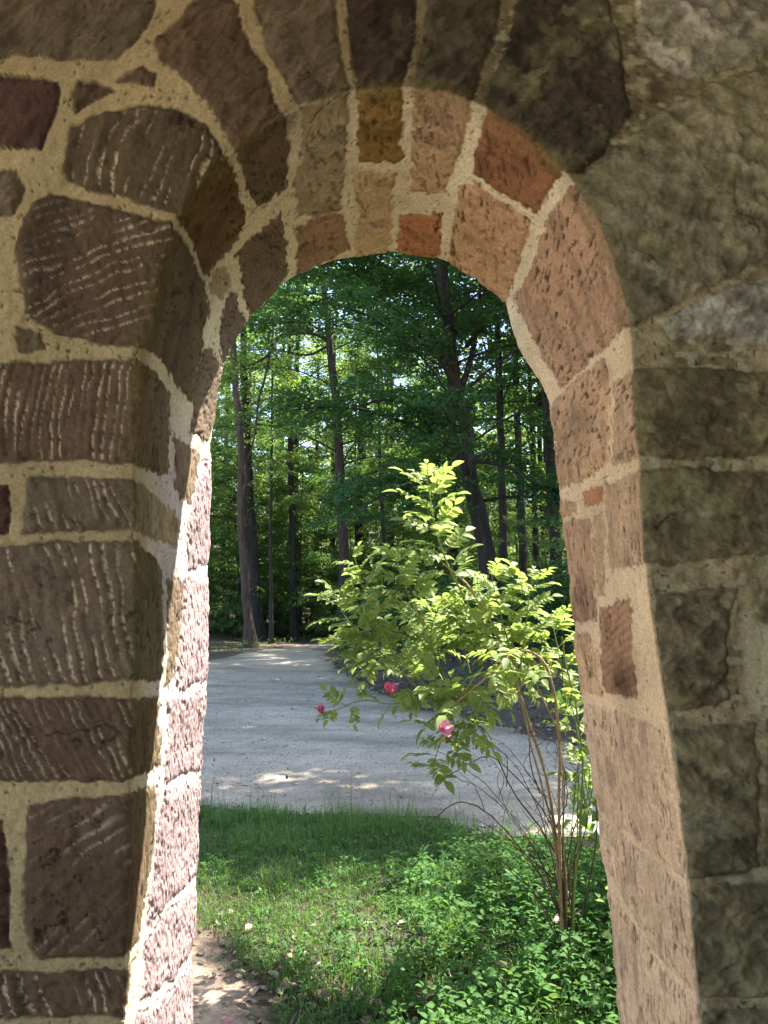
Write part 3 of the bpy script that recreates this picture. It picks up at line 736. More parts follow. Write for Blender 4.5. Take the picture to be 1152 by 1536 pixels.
# trunks that can be told apart
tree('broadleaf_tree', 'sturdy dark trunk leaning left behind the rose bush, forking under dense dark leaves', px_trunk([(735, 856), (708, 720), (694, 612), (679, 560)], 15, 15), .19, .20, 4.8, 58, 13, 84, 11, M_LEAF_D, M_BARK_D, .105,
     extra=[(at(np.array([686, 664, 640, 610]), np.array([585, 540, 500, 470]), np.array([15., 14.6, 14.2, 13.6])), .10, 10, 1),
            (at(np.array([688, 706, 716, 722]), np.array([590, 540, 480, 400]), np.array([15., 15.1, 15.3, 15.5])), .08, 16, 1),
            (at(np.array([684, 640, 580, 520, 470]), np.array([500, 440, 400, 385, 390]), np.array([15., 14., 13.2, 12.6, 12.2])), .05, 44, 1),
            (at(np.array([700, 740, 780, 810]), np.array([520, 470, 440, 450]), np.array([15., 14.2, 13.6, 13.2])), .05, 30, 1),
            (at(np.array([690, 650, 590, 530]), np.array([610, 620, 600, 610]), np.array([15., 14., 13.3, 12.8])), .05, 22, 1),
            (at(np.array([700, 640, 590, 545]), np.array([680, 720, 735, 760]), np.array([15., 14.4, 14., 13.8])), .045, 20, 1),
            (at(np.array([700, 760, 810, 850]), np.array([690, 700, 730, 760]), np.array([15., 14.4, 14., 13.8])), .045, 18, 1),
            (at(np.array([690, 640, 600, 560]), np.array([560, 520, 480, 430]), np.array([15., 14.2, 13.6, 13.])), .045, 22, 1)])
lb = at(np.array([495, 470, 440, 412, 404, 392, 375]), np.array([512, 500, 500, 510, 530, 540, 548]), np.array([26, 25.6, 25.2, 24.8, 24.5, 24.3, 24.]))
lb2 = at(np.array([406, 398, 388, 384, 378, 371]), np.array([525, 565, 600, 640, 670, 690]), np.array([24.5, 24.4, 24.3, 24.2, 24.1, 24.]))
lb3 = at(np.array([490, 465, 440, 410, 370]), np.array([520, 532, 530, 524, 526]), np.array([26, 25.7, 25.4, 25.1, 24.9]))
tree('broadleaf_tree', 'tall straight trunk left of the rose bush with a long crooked bough to the left', px_trunk([(518, 935), (514, 800), (506, 623), (490, 477), (484, 400)], 26, 20), .20, .26, 4.6, 48, 11, 74, 12, M_LEAF, M_BARK, .115,
     extra=[(lb, .085, 6, 1), (lb2, .05, 3, 1), (lb3, .05, 4, 1)])
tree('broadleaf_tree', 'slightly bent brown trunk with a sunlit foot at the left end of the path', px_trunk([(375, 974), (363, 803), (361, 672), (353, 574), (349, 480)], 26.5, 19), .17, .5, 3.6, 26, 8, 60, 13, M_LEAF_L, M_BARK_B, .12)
tree('broadleaf_tree', 'dark trunk close behind the bent brown one at the left end of the path', px_trunk([(389, 962), (378, 800), (370, 640), (366, 560)], 30, 20), .22, .45, 3.6, 26, 8, 60, 14, M_LEAF_L, M_BARK_D, .12)
tree('broadleaf_tree', 'thin straight dark trunk midway between the left edge trees and the bough tree', px_trunk([(442, 966), (438, 800), (435, 600), (432, 430)], 31, 19), .165, .4, 3.2, 26, 8, 60, 15, M_LEAF_L, M_BARK_D, .12)
tree('broadleaf_tree', 'slim dark trunk just right of the leaning forked tree', px_trunk([(757, 870), (752, 700), (747, 520)], 21, 18), .13, .3, 3.9, 36, 10, 70, 16, M_LEAF_D, M_BARK_D, .115)
tree('broadleaf_tree', 'dark trunk second to the right from the leaning forked tree', px_trunk([(786, 880), (779, 700), (772, 520)], 25, 19), .15, .3, 3.9, 36, 10, 70, 17, M_LEAF_D, M_BARK_D, .115)
tree('broadleaf_tree', 'thin trunk nearly lost in shade near the right jamb', px_trunk([(806, 880), (800, 700), (793, 520)], 28, 19), .13, .3, 3.9, 36, 10, 70, 18, M_LEAF_D, M_BARK_D, .12)
tree('broadleaf_tree', 'dark trunk against the right jamb of the arch', px_trunk([(836, 880), (826, 700), (819, 540)], 19, 18), .15, .34, 3.9, 36, 10, 70, 19, M_LEAF_D, M_BARK_D, .11)
tree('sapling', 'bare slim sapling between the left trunks and the thin straight trunk', px_trunk([(407, 955), (406, 820), (408, 640)], 29, 14), .08, .35, 1.9, 18, 6, 56, 20, M_LEAF_L, M_BARK, .11)
tree('sapling', 'short slim sapling in front of dark leaves right of the bough tree', px_trunk([(578, 900), (575, 800), (570, 700)], 27, 12), .09, .3, 2.2, 20, 6, 60, 21, M_LEAF, M_BARK_D, .11)
# trees beside the path that stand behind the masonry and throw the shade
for i, (x, y, H, R, h0, n) in enumerate([(3.62, 10.5, 16, 3.6, .5, 54), (9.5, 17.5, 17, 4.2, .3, 36), (5.5, 20.5, 18, 4.2, .3, 36), (11, 24, 18, 4.5, .3, 30), (10.2, 12.2, 15, 3.3, .4, 34), (5.8, 14.6, 16, 3.6, .4, 40)]):
    z = float(gz(x, y))
    lab = ['tall shade tree on the bank right of the path', 'broad shade tree further right on the bank', 'high shade tree behind the bank', 'shade tree deep to the right in the wood', 'shade tree far right of the arch by the bank', 'shade tree on the bank just past the right jamb'][i]
    tree('broadleaf_tree', lab, [(x, y, z - .05), (x + .1, y, z + H * .4), (x - .1, y + .2, z + H)], .24, h0, R, n + 6, 10, 58, 40 + i, M_LEAF, M_BARK, .19)

# ------------------------------------------------ the wood behind: copies of a few trees
def copy_tree(root, loc, rz, s, label, group):
    r = root.copy(); COL.objects.link(r); r.location = loc; r.rotation_euler = (0, 0, rz); r.scale = (s, s, s)
    r['label'] = label; r['group'] = group
    for ch in list(root.children):
        c = ch.copy(); COL.objects.link(c); c.parent = r
    return r
GL, GG = 'one of the many slender trees filling the wood behind the front trunks', 'background trees deep in the wood'
protos = []
for i, (H, h0, R, lm) in enumerate([(18, .12, 3.2, M_LEAF), (20, .22, 3.4, M_LEAF_L), (16, .06, 2.8, M_LEAF_L), (19, .3, 3.6, M_LEAF)]):
    protos.append(tree('background_tree', GL, [(0, 0, -.1), (.1 * i - .1, .05, H * .5), (.2 - .1 * i, 0, H)], .15 + .02 * i, h0, R, 30, 7, 40, 60 + i, lm, M_BARK_D, .15, GG))
rng = np.random.default_rng(21)
spots = []
tries = 0
while len(spots) < 32 and tries < 4000:
    tries += 1
    y = rng.uniform(31, 60); x = rng.uniform(-.55, .22) * y
    if len(spots) < 22: x = rng.uniform(-.28, .10) * y
    if path_sd(np.array([x]), np.array([y]))[0] > -1: continue
    if all((x - a) ** 2 + (y - b) ** 2 > 5.5 for a, b in spots): spots.append((x, y))
for i, (x, y) in enumerate(spots):
    pr = protos[i % 4] if x < 2 else protos[(0, 3)[i % 2]]
    loc = (x, y, float(gz(x, y))); rz = rng.uniform(0, 6.28); s = rng.uniform(.8, 1.2)
    if i < 4: pr = protos[i]; pr.location = loc; pr.rotation_euler = (0, 0, rz)
    else: copy_tree(pr, loc, rz, s, GL, GG)

UL, UG = 'small leafy understorey tree with foliage down to the ground in the wood', 'understorey trees of the wood'
un = [tree('understorey_tree', UL, [(0, 0, -.1), (.1, 0, 3), (.2, .1, 7.5)], .06, .06, 2.3, 30, 8, 46, 90, M_LEAF_L, M_BARK, .115, UG), tree('understorey_tree', UL, [(0, 0, -.1), (-.1, 0, 4), (0, .1, 10)], .07, .1, 2.4, 34, 8, 46, 91, M_LEAF, M_BARK, .12, UG)]
us_ = [(-8.4, 33), (-6.2, 34.5), (-7.2, 36), (-4.2, 34.5), (-2.9, 37), (-5.2, 38.5), (-9.5, 37), (-1.2, 34), (-.2, 38), (1.8, 36), (-3.8, 41), (-7, 42), (-11, 34), (-12.5, 38), (.8, 31.5), (3.4, 39), (-1.8, 43), (2.7, 29), (4.5, 33), (6.2, 36), (7.5, 40), (3.2, 44), (5.4, 45), (-5.9, 31.2), (-7.6, 30.8), (-3.4, 31.8), (4.2, 27.5), (6.6, 31), (8.2, 35), (5.9, 40), (9.5, 43), (2.2, 33), (7.2, 26.5), (10.5, 38), (3.9, 36)]
for i, (x, y) in enumerate(us_):
    loc = (x, y, float(gz(x, y))); rz = rng.uniform(0, 6.28)
    if i < 2: un[i].location = loc
    else: copy_tree(un[i % 2], loc, rz, rng.uniform(.75, 1.15), UL, UG)

def shrub(name, label, H, R, n, nleaf, seed, lmat, group, leaf=.1):
    rng = np.random.default_rng(seed)
    root = empty(name); tag(root, label, 'shrub', group)
    st = MB(); ce, di, sz = [], [], []
    for i in range(9):
        az = i * 2.4 + rng.uniform(-.3, .3); a = rng.uniform(.25, .9)
        q = smooth_path([(0, 0, -.05), (.25 * R * a * math.cos(az), .25 * R * a * math.sin(az), H * .45), (R * a * math.cos(az), R * a * math.sin(az), H * (1.05 - .5 * a))], 8)
        st.tube(q, np.linspace(.022, .005, 8), 5)
    for i in range(n):
        az = rng.uniform(0, 2 * PI); rr_ = R * math.sqrt(rng.uniform(0, 1)); z = H * rng.uniform(.06, 1) * (1 - .45 * (rr_ / R) ** 2)
        ce.append((rr_ * math.cos(az), rr_ * math.sin(az), z)); di.append((math.cos(az), math.sin(az), rng.uniform(-.2, .4))); sz.append(rng.uniform(.25, .55))
    V, F = sprays(np.array(ce), np.array(di), np.array(sz), nleaf, rng, leaf, .12, .55)
    st.build('stem', M_BARK, root); obj('foliage', mesh_np('foliage', V, F, False), lmat, root)
    return root
SL, SG = 'leafy bush of the undergrowth standing among the trunks', 'bushes of the undergrowth at the edge of the wood'
sp = [shrub('shrub', SL, 2.2, 1.3, 70, 50, 80, M_LEAF_L, SG, .1), shrub('shrub', SL, 3.2, 1.5, 90, 50, 81, M_LEAF_L, SG, .11), shrub('shrub', SL, 1.4, 1.2, 60, 50, 82, M_LEAF_D, SG, .09)]
sh = [(-8.2, 30.5, 1), (-6.4, 31.5, 0), (-4.6, 32.5, 1), (-3.2, 33, 0), (-1.6, 32, 1), (.2, 30, 0), (1.8, 27, 2), (3.0, 24, 0), (4.4, 20.5, 2), (5.4, 23, 1), (3.4, 18.2, 2), (6.6, 27, 0), (-9.6, 29.2, 2), (-11.5, 29.5, 0), (-7.3, 34, 1), (-2.4, 36, 1), (1.0, 35, 1),
      (4.0, 30, 1), (7.5, 32, 0), (9, 27, 1), (-13.5, 31, 1), (-5.5, 36, 1), (5.2, 35, 0), (4.6, 16.6, 2), (5.6, 14.8, 0), (3.9, 13.6, 2), (7.2, 12.8, 0), (2.7, 13.4, 2), (1.7, 16.2, 2), (3.3, 15.4, 0), (.4, 19.4, 2), (2.2, 19, 0)]
for i, (x, y, k) in enumerate(sh):
    loc = (x, y, float(gz(x, y))); rz = rng.uniform(0, 6.28)
    if i in (0, 1, 2): o = sp[i]; o.location = loc
    else: o = copy_tree(sp[k], loc, rz, rng.uniform(.8, 1.25), SL, SG)
# low greenery along the foot of the wood, and the wood beyond as one mass
def leaf_mass(name, P, rng, leaf, mat, label, cat, tilt=.8):
    n = len(P); a = unit(rng.normal(size=(n, 3)) * np.array([1, 1, .5])); N_ = np.array([0, 0, 1.]) + tilt * rng.normal(size=(n, 3))
    N_ = unit(N_ - a * (N_ * a).sum(1, keepdims=True)); L_ = leaf * rng.uniform(.6, 1.3, n)
    V, F = leaf_quads(P, a, N_, L_, L_ * rng.uniform(.5, .75, n))
    return tag(obj(name, mesh_np(name, V, F, False), mat), label, cat, kind='stuff')
n = 26000
y = rng.uniform(10, 36, n); x = rng.uniform(-.55, .6, n) * y
sd = path_sd(x, y)
k = (sd < -.15) & ((noise2(x * .9, y * .9, 31) > -.05) | (sd > -1.2) & (x < 0)) & ((x < -1) | (sd < -1.0))
x, y = x[k], y[k]
z = gz(x, y) + rng.uniform(.02, .5, len(x)) ** 1.6 * .8
leaf_mass('undergrowth', np.stack([x, y, z], -1), rng, .085, M_LEAF, 'low leafy undergrowth over the forest floor beyond the path', 'undergrowth')
n = 95000
y = rng.uniform(62, 84, n); x = rng.uniform(-60, 60, n); z = gz(x, y) + rng.uniform(0, 1, n) ** 1.5 * (17 + 5 * noise2(x * .15, y * .1, 33))
k = noise2(x * .35, z * .35, 34) + .5 * noise2(x * .9, z * .9, 35) > -.28 + .022 * (z - gz(x, y))
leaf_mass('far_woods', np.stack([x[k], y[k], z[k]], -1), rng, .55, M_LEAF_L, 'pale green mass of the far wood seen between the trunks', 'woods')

o = copy_tree(sp[0], (1.86, 3.95, 0), 1.1, 1.0, 'leafy bush just right of the rose behind the right jamb, added to shade the weeds', SG); o.scale = (.62, .62, 1.1); del o['group']  # bush added to shade the weeds below the rose
o = copy_tree(sp[0], (1.8, 3.0, 0), 2.2, 1.0, 'unseen leafy bush outside the right jamb of the arch, added to shade the weeds', SG); o.scale = (.6, .5, 1.05); del o['group']  # unseen bush added to keep sun off the weeds at lower right
# ================================================================== THE ROSE BUSH
rng = np.random.default_rng(77)
BY = 3.15
def pp(pts, Y=BY):
    return np.array([at(p[0], p[1], p[2] if len(p) > 2 else Y) for p in pts])
base_pt = on_ground(850, 1462); 
BASE = np.array([base_pt[0], base_pt[1], float(gz(base_pt[0], base_pt[1]))])
BY = float(BASE[1])
rose = empty('rose_bush', BASE)
tag(rose, 'wild rose bush with yellow green leaves, arching canes and pink flowers in the arch', 'bush')
def cane(pts, r0, r1, mat, name='cane', n=30, prick=0, label=None, Y=None):
    P = smooth_path(pp(pts, Y or BY), n); L_ = np.linspace(0, 1, n)
    P += np.cumsum(rng.normal(size=P.shape), 0) * .0022 * np.sin(PI * L_)[:, None]
    m = MB(); m.tube(P - BASE, r0 + (r1 - r0) * L_, 7, .05, int(rng.integers(1e6)))
    for i in range(prick):                   # fine prickles
        a = rng.integers(1, n - 1); d = unit(rng.normal(size=3)); d = unit(d - unit(P[a + 1] - P[a]) * np.dot(d, unit(P[a + 1] - P[a])))
        f = rng.uniform(); c = P[a] * (1 - f) + P[a + 1] * f
        rr_ = r0 + (r1 - r0) * (a / n)
        m.tube(np.array([c + d * rr_ * .8, c + d * (rr_ + .003), c + d * (rr_ + .007)]) - BASE, np.array([.0011, .0008, .0002]), 4)
    o = m.build(name, mat, rose)
    if label: o['label'] = label
    return P
Y0 = BY
cane([(848, 1475), (845, 1400), (842, 1300), (830, 1200), (808, 1110), (783, 1030), (757, 962), (728, 915), (703, 878), (665, 845)], .0075, .0045, M_CANE, prick=60)
cane([(853, 1475, BY - .02), (843, 1390, BY - .04), (839, 1290, BY - .08), (836, 1180, BY - .14), (834, 1085, BY - .2), (823, 1018, BY - .22), (806, 984, BY - .22), (782, 972, BY - .22), (756, 976, BY - .22), (722, 1010, BY - .2), (690, 1040, BY - .16), (664, 1062, BY - .12), (640, 1085, BY - .1)], .0064, .0042, M_CANE, n=44, prick=110, label='pale arching cane that bends over and back down')
cane([(856, 1472), (862, 1350), (874, 1240), (878, 1150), (870, 1065), (852, 1000), (843, 955)], .0055, .0035, M_CANE_G, prick=40, label='green young cane at the right')
cane([(846, 1440), (838, 1330), (828, 1230), (800, 1120), (782, 1050), (772, 990), (765, 940)], .005, .003, M_CANE)
cane([(850, 1460), (850, 1340), (846, 1250), (848, 1170), (838, 1100), (812, 1040), (790, 1000)], .0045, .003, M_CANE)
cane([(858, 1460), (880, 1330, BY + .1), (892, 1230, BY + .1), (888, 1150, BY + .1)], .004, .0025, M_CANE_D)
cane([(842, 1420), (839, 1335), (788, 1279), (731, 1217), (686, 1205), (650, 1232), (622, 1252)], .0045, .0015, M_CANE_D, 'dry_twig')
cane([(846, 1390), (842, 1300), (820, 1256), (777, 1194), (743, 1126), (709, 1072)], .005, .002, M_CANE_D, 'dry_twig')
cane([(838, 1260), (815, 1215), (775, 1165), (735, 1140), (700, 1150), (665, 1172), (648, 1195)], .003, .001, M_CANE_D, 'dry_twig')
cane([(788, 1279), (740, 1256), (700, 1262), (672, 1282)], .0022, .0009, M_CANE_D, 'dry_twig')
cane([(760, 1180), (758, 1140), (735, 1120), (720, 1095)], .0022, .001, M_CANE_D, 'dry_twig')
cane([(850, 1300), (862, 1230), (880, 1190), (884, 1150)], .003, .001, M_CANE_D, 'dry_twig')
cane([(846, 1330), (870, 1270), (884, 1262), (893, 1275)], .002, .0008, M_CANE_D, 'dry_twig')
cane([(835, 1240), (850, 1190), (846, 1150)], .003, .001, M_CANE_D, 'dry_twig')
cane([(810, 1190), (796, 1150), (790, 1105), (780, 1080)], .003, .0012, M_CANE_D, 'dry_twig')
cane([(727, 1215), (712, 1180), (688, 1172), (655, 1150), (640, 1165)], .0018, .0008, M_CANE_D, 'dry_twig')
cane([(852, 1420), (868, 1380), (884, 1360), (892, 1310)], .003, .001, M_CANE_D, 'dry_twig')
cane([(844, 1380), (826, 1330), (806, 1300), (799, 1260)], .0025, .001, M_CANE_D, 'dry_twig')

for i in range(20):                          # thicket of fine dry stems from the root
    a = rng.uniform(-1.0, .28); ht = rng.uniform(.35, .85)
    p0 = np.array([850 + rng.uniform(-8, 12), 1465 - rng.uniform(0, 120)]); dx = a * 190; x1 = p0[0] + dx; y1 = p0[1] - ht * 380
    yy = BY + rng.uniform(-.2, .3)
    pts = [(p0[0], p0[1], BY), (p0[0] + dx * .18, p0[1] - ht * 150, .5 * (yy + BY)), (p0[0] + dx * .55, p0[1] - ht * 290, yy), (min(x1, 892), y1, yy)]
    if rng.uniform() < .45: pts.append((min(x1 + dx * .35, 893), y1 + rng.uniform(-40, 40), yy))
    cane(pts, rng.uniform(.0022, .0038), .0009, M_CANE_D, 'dry_twig')
    if rng.uniform() < .8:
        b = pts[2]; cane([b, (min(b[0] + rng.uniform(-45, 30), 893), b[1] - rng.uniform(25, 60), yy), (min(b[0] + rng.uniform(-80, 40), 894), b[1] - rng.uniform(40, 110), yy)], .0016, .0007, M_CANE_D, 'dry_twig', n=14)

def compound(p, d, n, Lr, ll, pairs=4):
    """leaflet centres of one feather leaf; also its stalk"""
    d = unit(d); n = unit(n - d * np.dot(n, d)); s = np.cross(n, d)
    t = np.linspace(0, 1, 8)[:, None]
    droop = rng.uniform(.05, .38); stalk = p + d * Lr * t - n * Lr * droop * t ** 2
    Cc, A, Nn, L_ = [], [], [], []
    tw = lambda v, q: v
    for i in range(pairs):
        f = .30 + .60 * i / (pairs - .4); k = f * 7; a = min(int(k), 6); c = stalk[a] + (stalk[a + 1] - stalk[a]) * (k - a)
        tg = unit(stalk[a + 1] - stalk[a]); nn = unit(np.cross(tg, s)) ; nn = nn if np.dot(nn, n) > 0 else -nn
        for sg in (-1, 1):
            ax = unit(tg * rng.uniform(.35, .65) + s * sg * .9 + nn * rng.uniform(.0, .35))
            no = unit(nn + .22 * rng.normal(size=3) - s * sg * .15); no = unit(no - ax * np.dot(no, ax))
            Cc.append(c); A.append(ax); Nn.append(no); L_.append(ll * (.72 + .28 * f + rng.uniform(-.1, .1)))
    tg = unit(stalk[7] - stalk[6]); nn = unit(np.cross(tg, s)); nn = nn if np.dot(nn, n) > 0 else -nn
    Cc.append(stalk[7]); A.append(tg); Nn.append(nn); L_.append(ll * 1.1)
    return stalk, Cc, A, Nn, L_
def shoot(pts, n, ll=.045, Lr=.115,  Y=None, upright=.5, r=.0035, start=.15, mat=None):
    ll *= 1.2; Lr *= 1.18; n = int(n * 1.18)
    P = smooth_path(pp(pts, Y or BY), 26)
    m = MB(); m.tube(P - BASE, np.linspace(r, r * .4, 26), 6)
    C_, A_, N_, L_ = [], [], [], []
    az0 = rng.uniform(0, 6.28)
    for i in range(n):
        f = start + (1 - start) * (i + .5) / n; k = f * 25; a = min(int(k), 24); c = P[a] + (P[a + 1] - P[a]) * (k - a)
        tg = unit(P[a + 1] - P[a]); az = az0 + i * 2.4
        ref = np.array([0, 1., 0]) if abs(tg[1]) < .8 else np.array([1., 0, 0])
        u_ = unit(np.cross(tg, ref)); v_ = np.cross(tg, u_)
        rad = u_ * math.cos(az) + v_ * math.sin(az)
        up = np.array([0, 0, 1.])
        d = unit(rad * 1.0 + tg * (upright + .9 * max(0, f - .6)) + up * .25)
        no = unit(up * .75 + np.array([.12, rng.uniform(-.75, .45), 0]) + tg * .2 + .12 * rng.normal(size=3))
        sc = rng.uniform(.75, 1.1) * (1 - .45 * sstep(.82, 1.02, f))
        st_, c_, a_, n_, l_ = compound(c, d, no, Lr * sc, ll * sc, int(rng.integers(4, 6)))
        m.tube(st_ - BASE, np.linspace(.0014, .0006, 8), 4)
        C_ += c_; A_ += a_; N_ += n_; L_ += l_
    C_, A_, N_, L_ = np.array(C_), np.array(A_), np.array(N_), np.array(L_)
    V, F = leaf_fine(C_ - BASE, A_, N_, L_, L_ * rng.uniform(.44, .56, len(L_)), .2, .3)
    nf = sum(len(f) for f in m.F); m.add(V, F)
    o = m.build('leafy_shoot', M_CANE_G, rose); o.data.materials.append(mat or M_ROSE)
    nq = len(F); mi = np.zeros(len(o.data.polygons), np.int32); Fa = np.vstack(m.F); isq = Fa[:, 2] != Fa[:, 3]
    lf = np.zeros(len(Fa), bool); lf[nf:] = True; mi[:] = np.concatenate([lf[isq], lf[~isq]]).astype(np.int32)
    o.data.polygons.foreach_set('material_index', mi)
    return o
y = BY
shoot([(702, 905), (675, 855), (656, 802), (646, 752), (641, 712)], 19, .056, .135, r=.005)['label'] = 'tall bright shoot standing above the rest of the rose'
shoot([(600, 1000), (572, 945), (548, 890), (532, 838)], 14, .05)
shoot([(650, 970), (618, 905), (602, 865), (594, 835)], 11, .05)
shoot([(772, 1000), (757, 945), (744, 895), (737, 862)], 13, .052, .125)
shoot([(780, 1005), (788, 945), (793, 900), (799, 868)], 12, .05)
shoot([(850, 1065, y + .12), (843, 1005, y + .12), (833, 955, y + .12), (826, 925, y + .12)], 11, .05)
shoot([(600, 1010), (550, 965), (518, 925), (500, 888)], 13, .05)
shoot([(705, 1010, y + .15), (694, 950, y + .15), (702, 890, y + .15)], 12)
shoot([(670, 1020, y + .1), (645, 960, y + .1), (662, 900, y + .1)], 13)
shoot([(700, 1045), (640, 1038), (592, 1056), (545, 1050), (506, 1064), (484, 1070)], 10, .036, .085)['label'] = 'low twig reaching left with a faded bud'
shoot([(690, 1020, y - .08), (655, 1030, y - .08), (622, 1028, y - .1), (602, 1002, y - .1)], 9, .05, Y=y)
shoot([(705, 1030, y - .05), (676, 1075, y - .08), (658, 1122, y - .1), (646, 1160, y - .1)], 14, .046, upright=.1)
shoot([(725, 1000, y - .1), (702, 1030, y - .14), (690, 1055, y - .14), (672, 1050, y - .14)], 8, .055, .13)
shoot([(765, 985), (722, 965), (692, 945)], 10)
shoot([(782, 972, y - .22), (752, 985, y - .24), (735, 1012, y - .24)], 6, .045)
shoot([(812, 995, y - .22), (792, 1008, y - .26), (778, 1040, y - .26)], 5, .042)
shoot([(565, 1015, y + .1), (532, 992, y + .1), (508, 962, y + .1)], 9, .045)
shoot([(745, 1015), (722, 1045), (700, 1085), (690, 1112)], 10, .045, upright=.2)
shoot([(872, 1140, y + .05), (864, 1085, y + .05), (853, 1045, y + .05)], 9, .048)
shoot([(884, 1200, y + .1), (876, 1160, y + .1), (872, 1130, y + .1)], 6, .04)
for pts in ([(640, 1010), (605, 965), (612, 920)], [(590, 1000), (560, 960), (575, 915)], [(690, 990), (660, 940), (640, 905)], [(720, 985), (715, 930), (722, 890)], 
            [(600, 1000), (640, 985), (670, 960)], [(730, 1010), (770, 985), (800, 960)], [(640, 1030), (600, 990), (540, 985)],
            [(760, 1060), (780, 1030), (790, 990)], [(860, 1020), (880, 985), (884, 960)]):
    dy = rng.uniform(.1, .5)
    shoot([(a, b, y + dy) for a, b in pts], 10, .046)

def petals(c, d, R, n, spread, mat, mat_c, name='flower', label=None, sepal=True):
    d = unit(np.asarray(d, float)); ref = np.array([0, 0, 1.]) if abs(d[2]) < .9 else np.array([1., 0, 0]); u_ = unit(np.cross(d, ref)); v_ = np.cross(d, u_)
    ka, kb = 7, 7; Vs, Fs = [], []
    for i in range(n):
        az = i * 2 * PI / n + rng.uniform(-.15, .15); rd = u_ * math.cos(az) + v_ * math.sin(az); sd_ = np.cross(d, rd)
        t = np.linspace(0, 1, ka)[:, None]; b = np.linspace(-1, 1, kb)[None]
        wd = R * .62 * np.sin(PI * np.clip(t * .80 + .05, 0, 1)) ** .8
        ln = R * t * (1 - .14 * (1 - np.abs(b)) * t ** 3 * 1.0) 
        sp = spread + rng.uniform(-.12, .12)
        lift = np.cos(sp) * ln + .12 * R * t ** 2 + .25 * R * (b ** 2) * t * .5 + .03 * R * np.sin(b * 6 + i) * t
        V = c + rd * (np.sin(sp) * ln)[..., None] + sd_ * (wd * b)[..., None] + d * lift[..., None]
        ii, jj = np.meshgrid(np.arange(ka - 1), np.arange(kb - 1), indexing='ij')
        Fs.append(np.stack([ii * kb + jj, (ii + 1) * kb + jj, (ii + 1) * kb + jj + 1, ii * kb + jj + 1], -1).reshape(-1, 4) + i * ka * kb)
        Vs.append(V.reshape(-1, 3))
    o = obj(name, mesh_np(name, np.vstack(Vs) - BASE, np.vstack(Fs)), mat, rose)
    if label: o['label'] = label
    m = MB()
    for i in range(26):
        az = rng.uniform(0, 6.28); k = rng.uniform(0, .28) * R; e = c + u_ * k * math.cos(az) + v_ * k * math.sin(az) + d * R * .3
        m.tube(np.array([c + d * .002, .5 * (c + e), e]) - BASE, np.array([.0006, .0005, .0011]), 4)
    s = m.build('stamens', mat_c, None); s.parent = o
    m = MB(); m.tube(np.array([c - d * .014, c - d * .006, c]) - BASE, np.array([.003, .006, .005]), 7)
    V, F = leaf_fine(np.array([c] * 5) - BASE, unit(np.array([u_ * math.cos(q) + v_ * math.sin(q) - d * .1 for q in np.arange(5) * 1.257 + .5])), np.array([d] * 5), np.full(5, R * .75), np.full(5, R * .16))
    m.add(V, F); s = m.build('sepals', M_BUD, None); s.parent = o
    return o
petals(at(584, 1040, y - .1), (.25, -.12, 1.0), .040, 5, .52, M_PETAL, M_STAMEN, label='open deep pink rose flower')
petals(at(662, 1094, y - .34), (.35, -.55, .15), .042, 5, .75, M_PETAL_P, M_STAMEN, label='pale pink flower drooping')
petals(at(483, 1068, y), (-.3, -.3, .8), .026, 5, .28, M_PETAL, M_STAMEN, label='small half closed pink flower at the left tip')

# ================================================================== GRASS AND WEEDS
def dirt_sd(x, y): return poly_sd(np.asarray(x, float), np.asarray(y, float), dirt_w)
def blades(x, y, h, wd, lean, rng):
    n = len(x); az = rng.uniform(0, 2 * PI, n); d = np.stack([np.cos(az), np.sin(az), 0 * az], -1); s = np.stack([-np.sin(az), np.cos(az), 0 * az], -1)
    b = np.stack([x, y, gz(x, y) - .005], -1); up = np.array([0, 0, 1.])
    h = h[:, None]; wd = wd[:, None]; ln = lean[:, None]
    m = b + up * h * .55 + d * h * ln * .25; t = b + up * h * (1 - .35 * ln) + d * h * ln
    V = np.stack([b - s * wd, b + s * wd, m + s * wd * .8, m - s * wd * .8, t + s * wd * .12, t - s * wd * .12], 1).reshape(-1, 3)
    o = (np.arange(n) * 6)[:, None]
    return V, np.concatenate([o + np.array([[0, 1, 2, 3]]), o + np.array([[3, 2, 4, 5]])], 0)
n = 230000
gx_ = rng.uniform(-4.5, 4.5, n); gy_ = rng.uniform(2.08, 7.2, n)
psd = path_sd(gx_, gy_); dsd = dirt_sd(gx_, gy_)
dens = sstep(-.25, .35, noise2(gx_ * 2.2, gy_ * 2.2, 51) + .45 * noise2(gx_ * 7, gy_ * 7, 52) + .75) 
dens *= sstep(.05, -.22, dsd + .06 * noise2(gx_ * 6, gy_ * 6, 53)) * sstep(.10, -.10, psd + .14 * noise2(gx_ * 1.1, gy_ * 1.1, 24) + .14 * noise2(gx_ * 4, gy_ * 4, 54))
bare = sstep(3.9, 3.0, gy_) * sstep(.3, -.3, gx_ - .1) ; dens *= 1 - .05 * bare
dens *= 1 - .5 * sstep(-.1, .9, gx_)
k = rng.uniform(size=n) < dens
gx_, gy_, psd = gx_[k], gy_[k], psd[k]; n = len(gx_)
fringe = np.exp(-((psd + .12) / .25) ** 2)
tuft = sstep(.1, .6, noise2(gx_ * 3.5, gy_ * 3.5, 55))
h = rng.uniform(.026, .075, n) * (1 + .8 * tuft + 1.3 * fringe * rng.uniform(0, 1.2, n)); tall = rng.uniform(size=n) < .010 + .05 * fringe; h = np.where(tall, h * 2.6, h)
V, F = blades(gx_, gy_, h, rng.uniform(.0013, .0030, n), rng.uniform(.1, 1.1, n) ** 1.2, rng)
tag(obj('grass', mesh_np('grass', V, F, False), M_GRASS), 'short green grass between the arch and the gravel path', 'grass', kind='stuff')

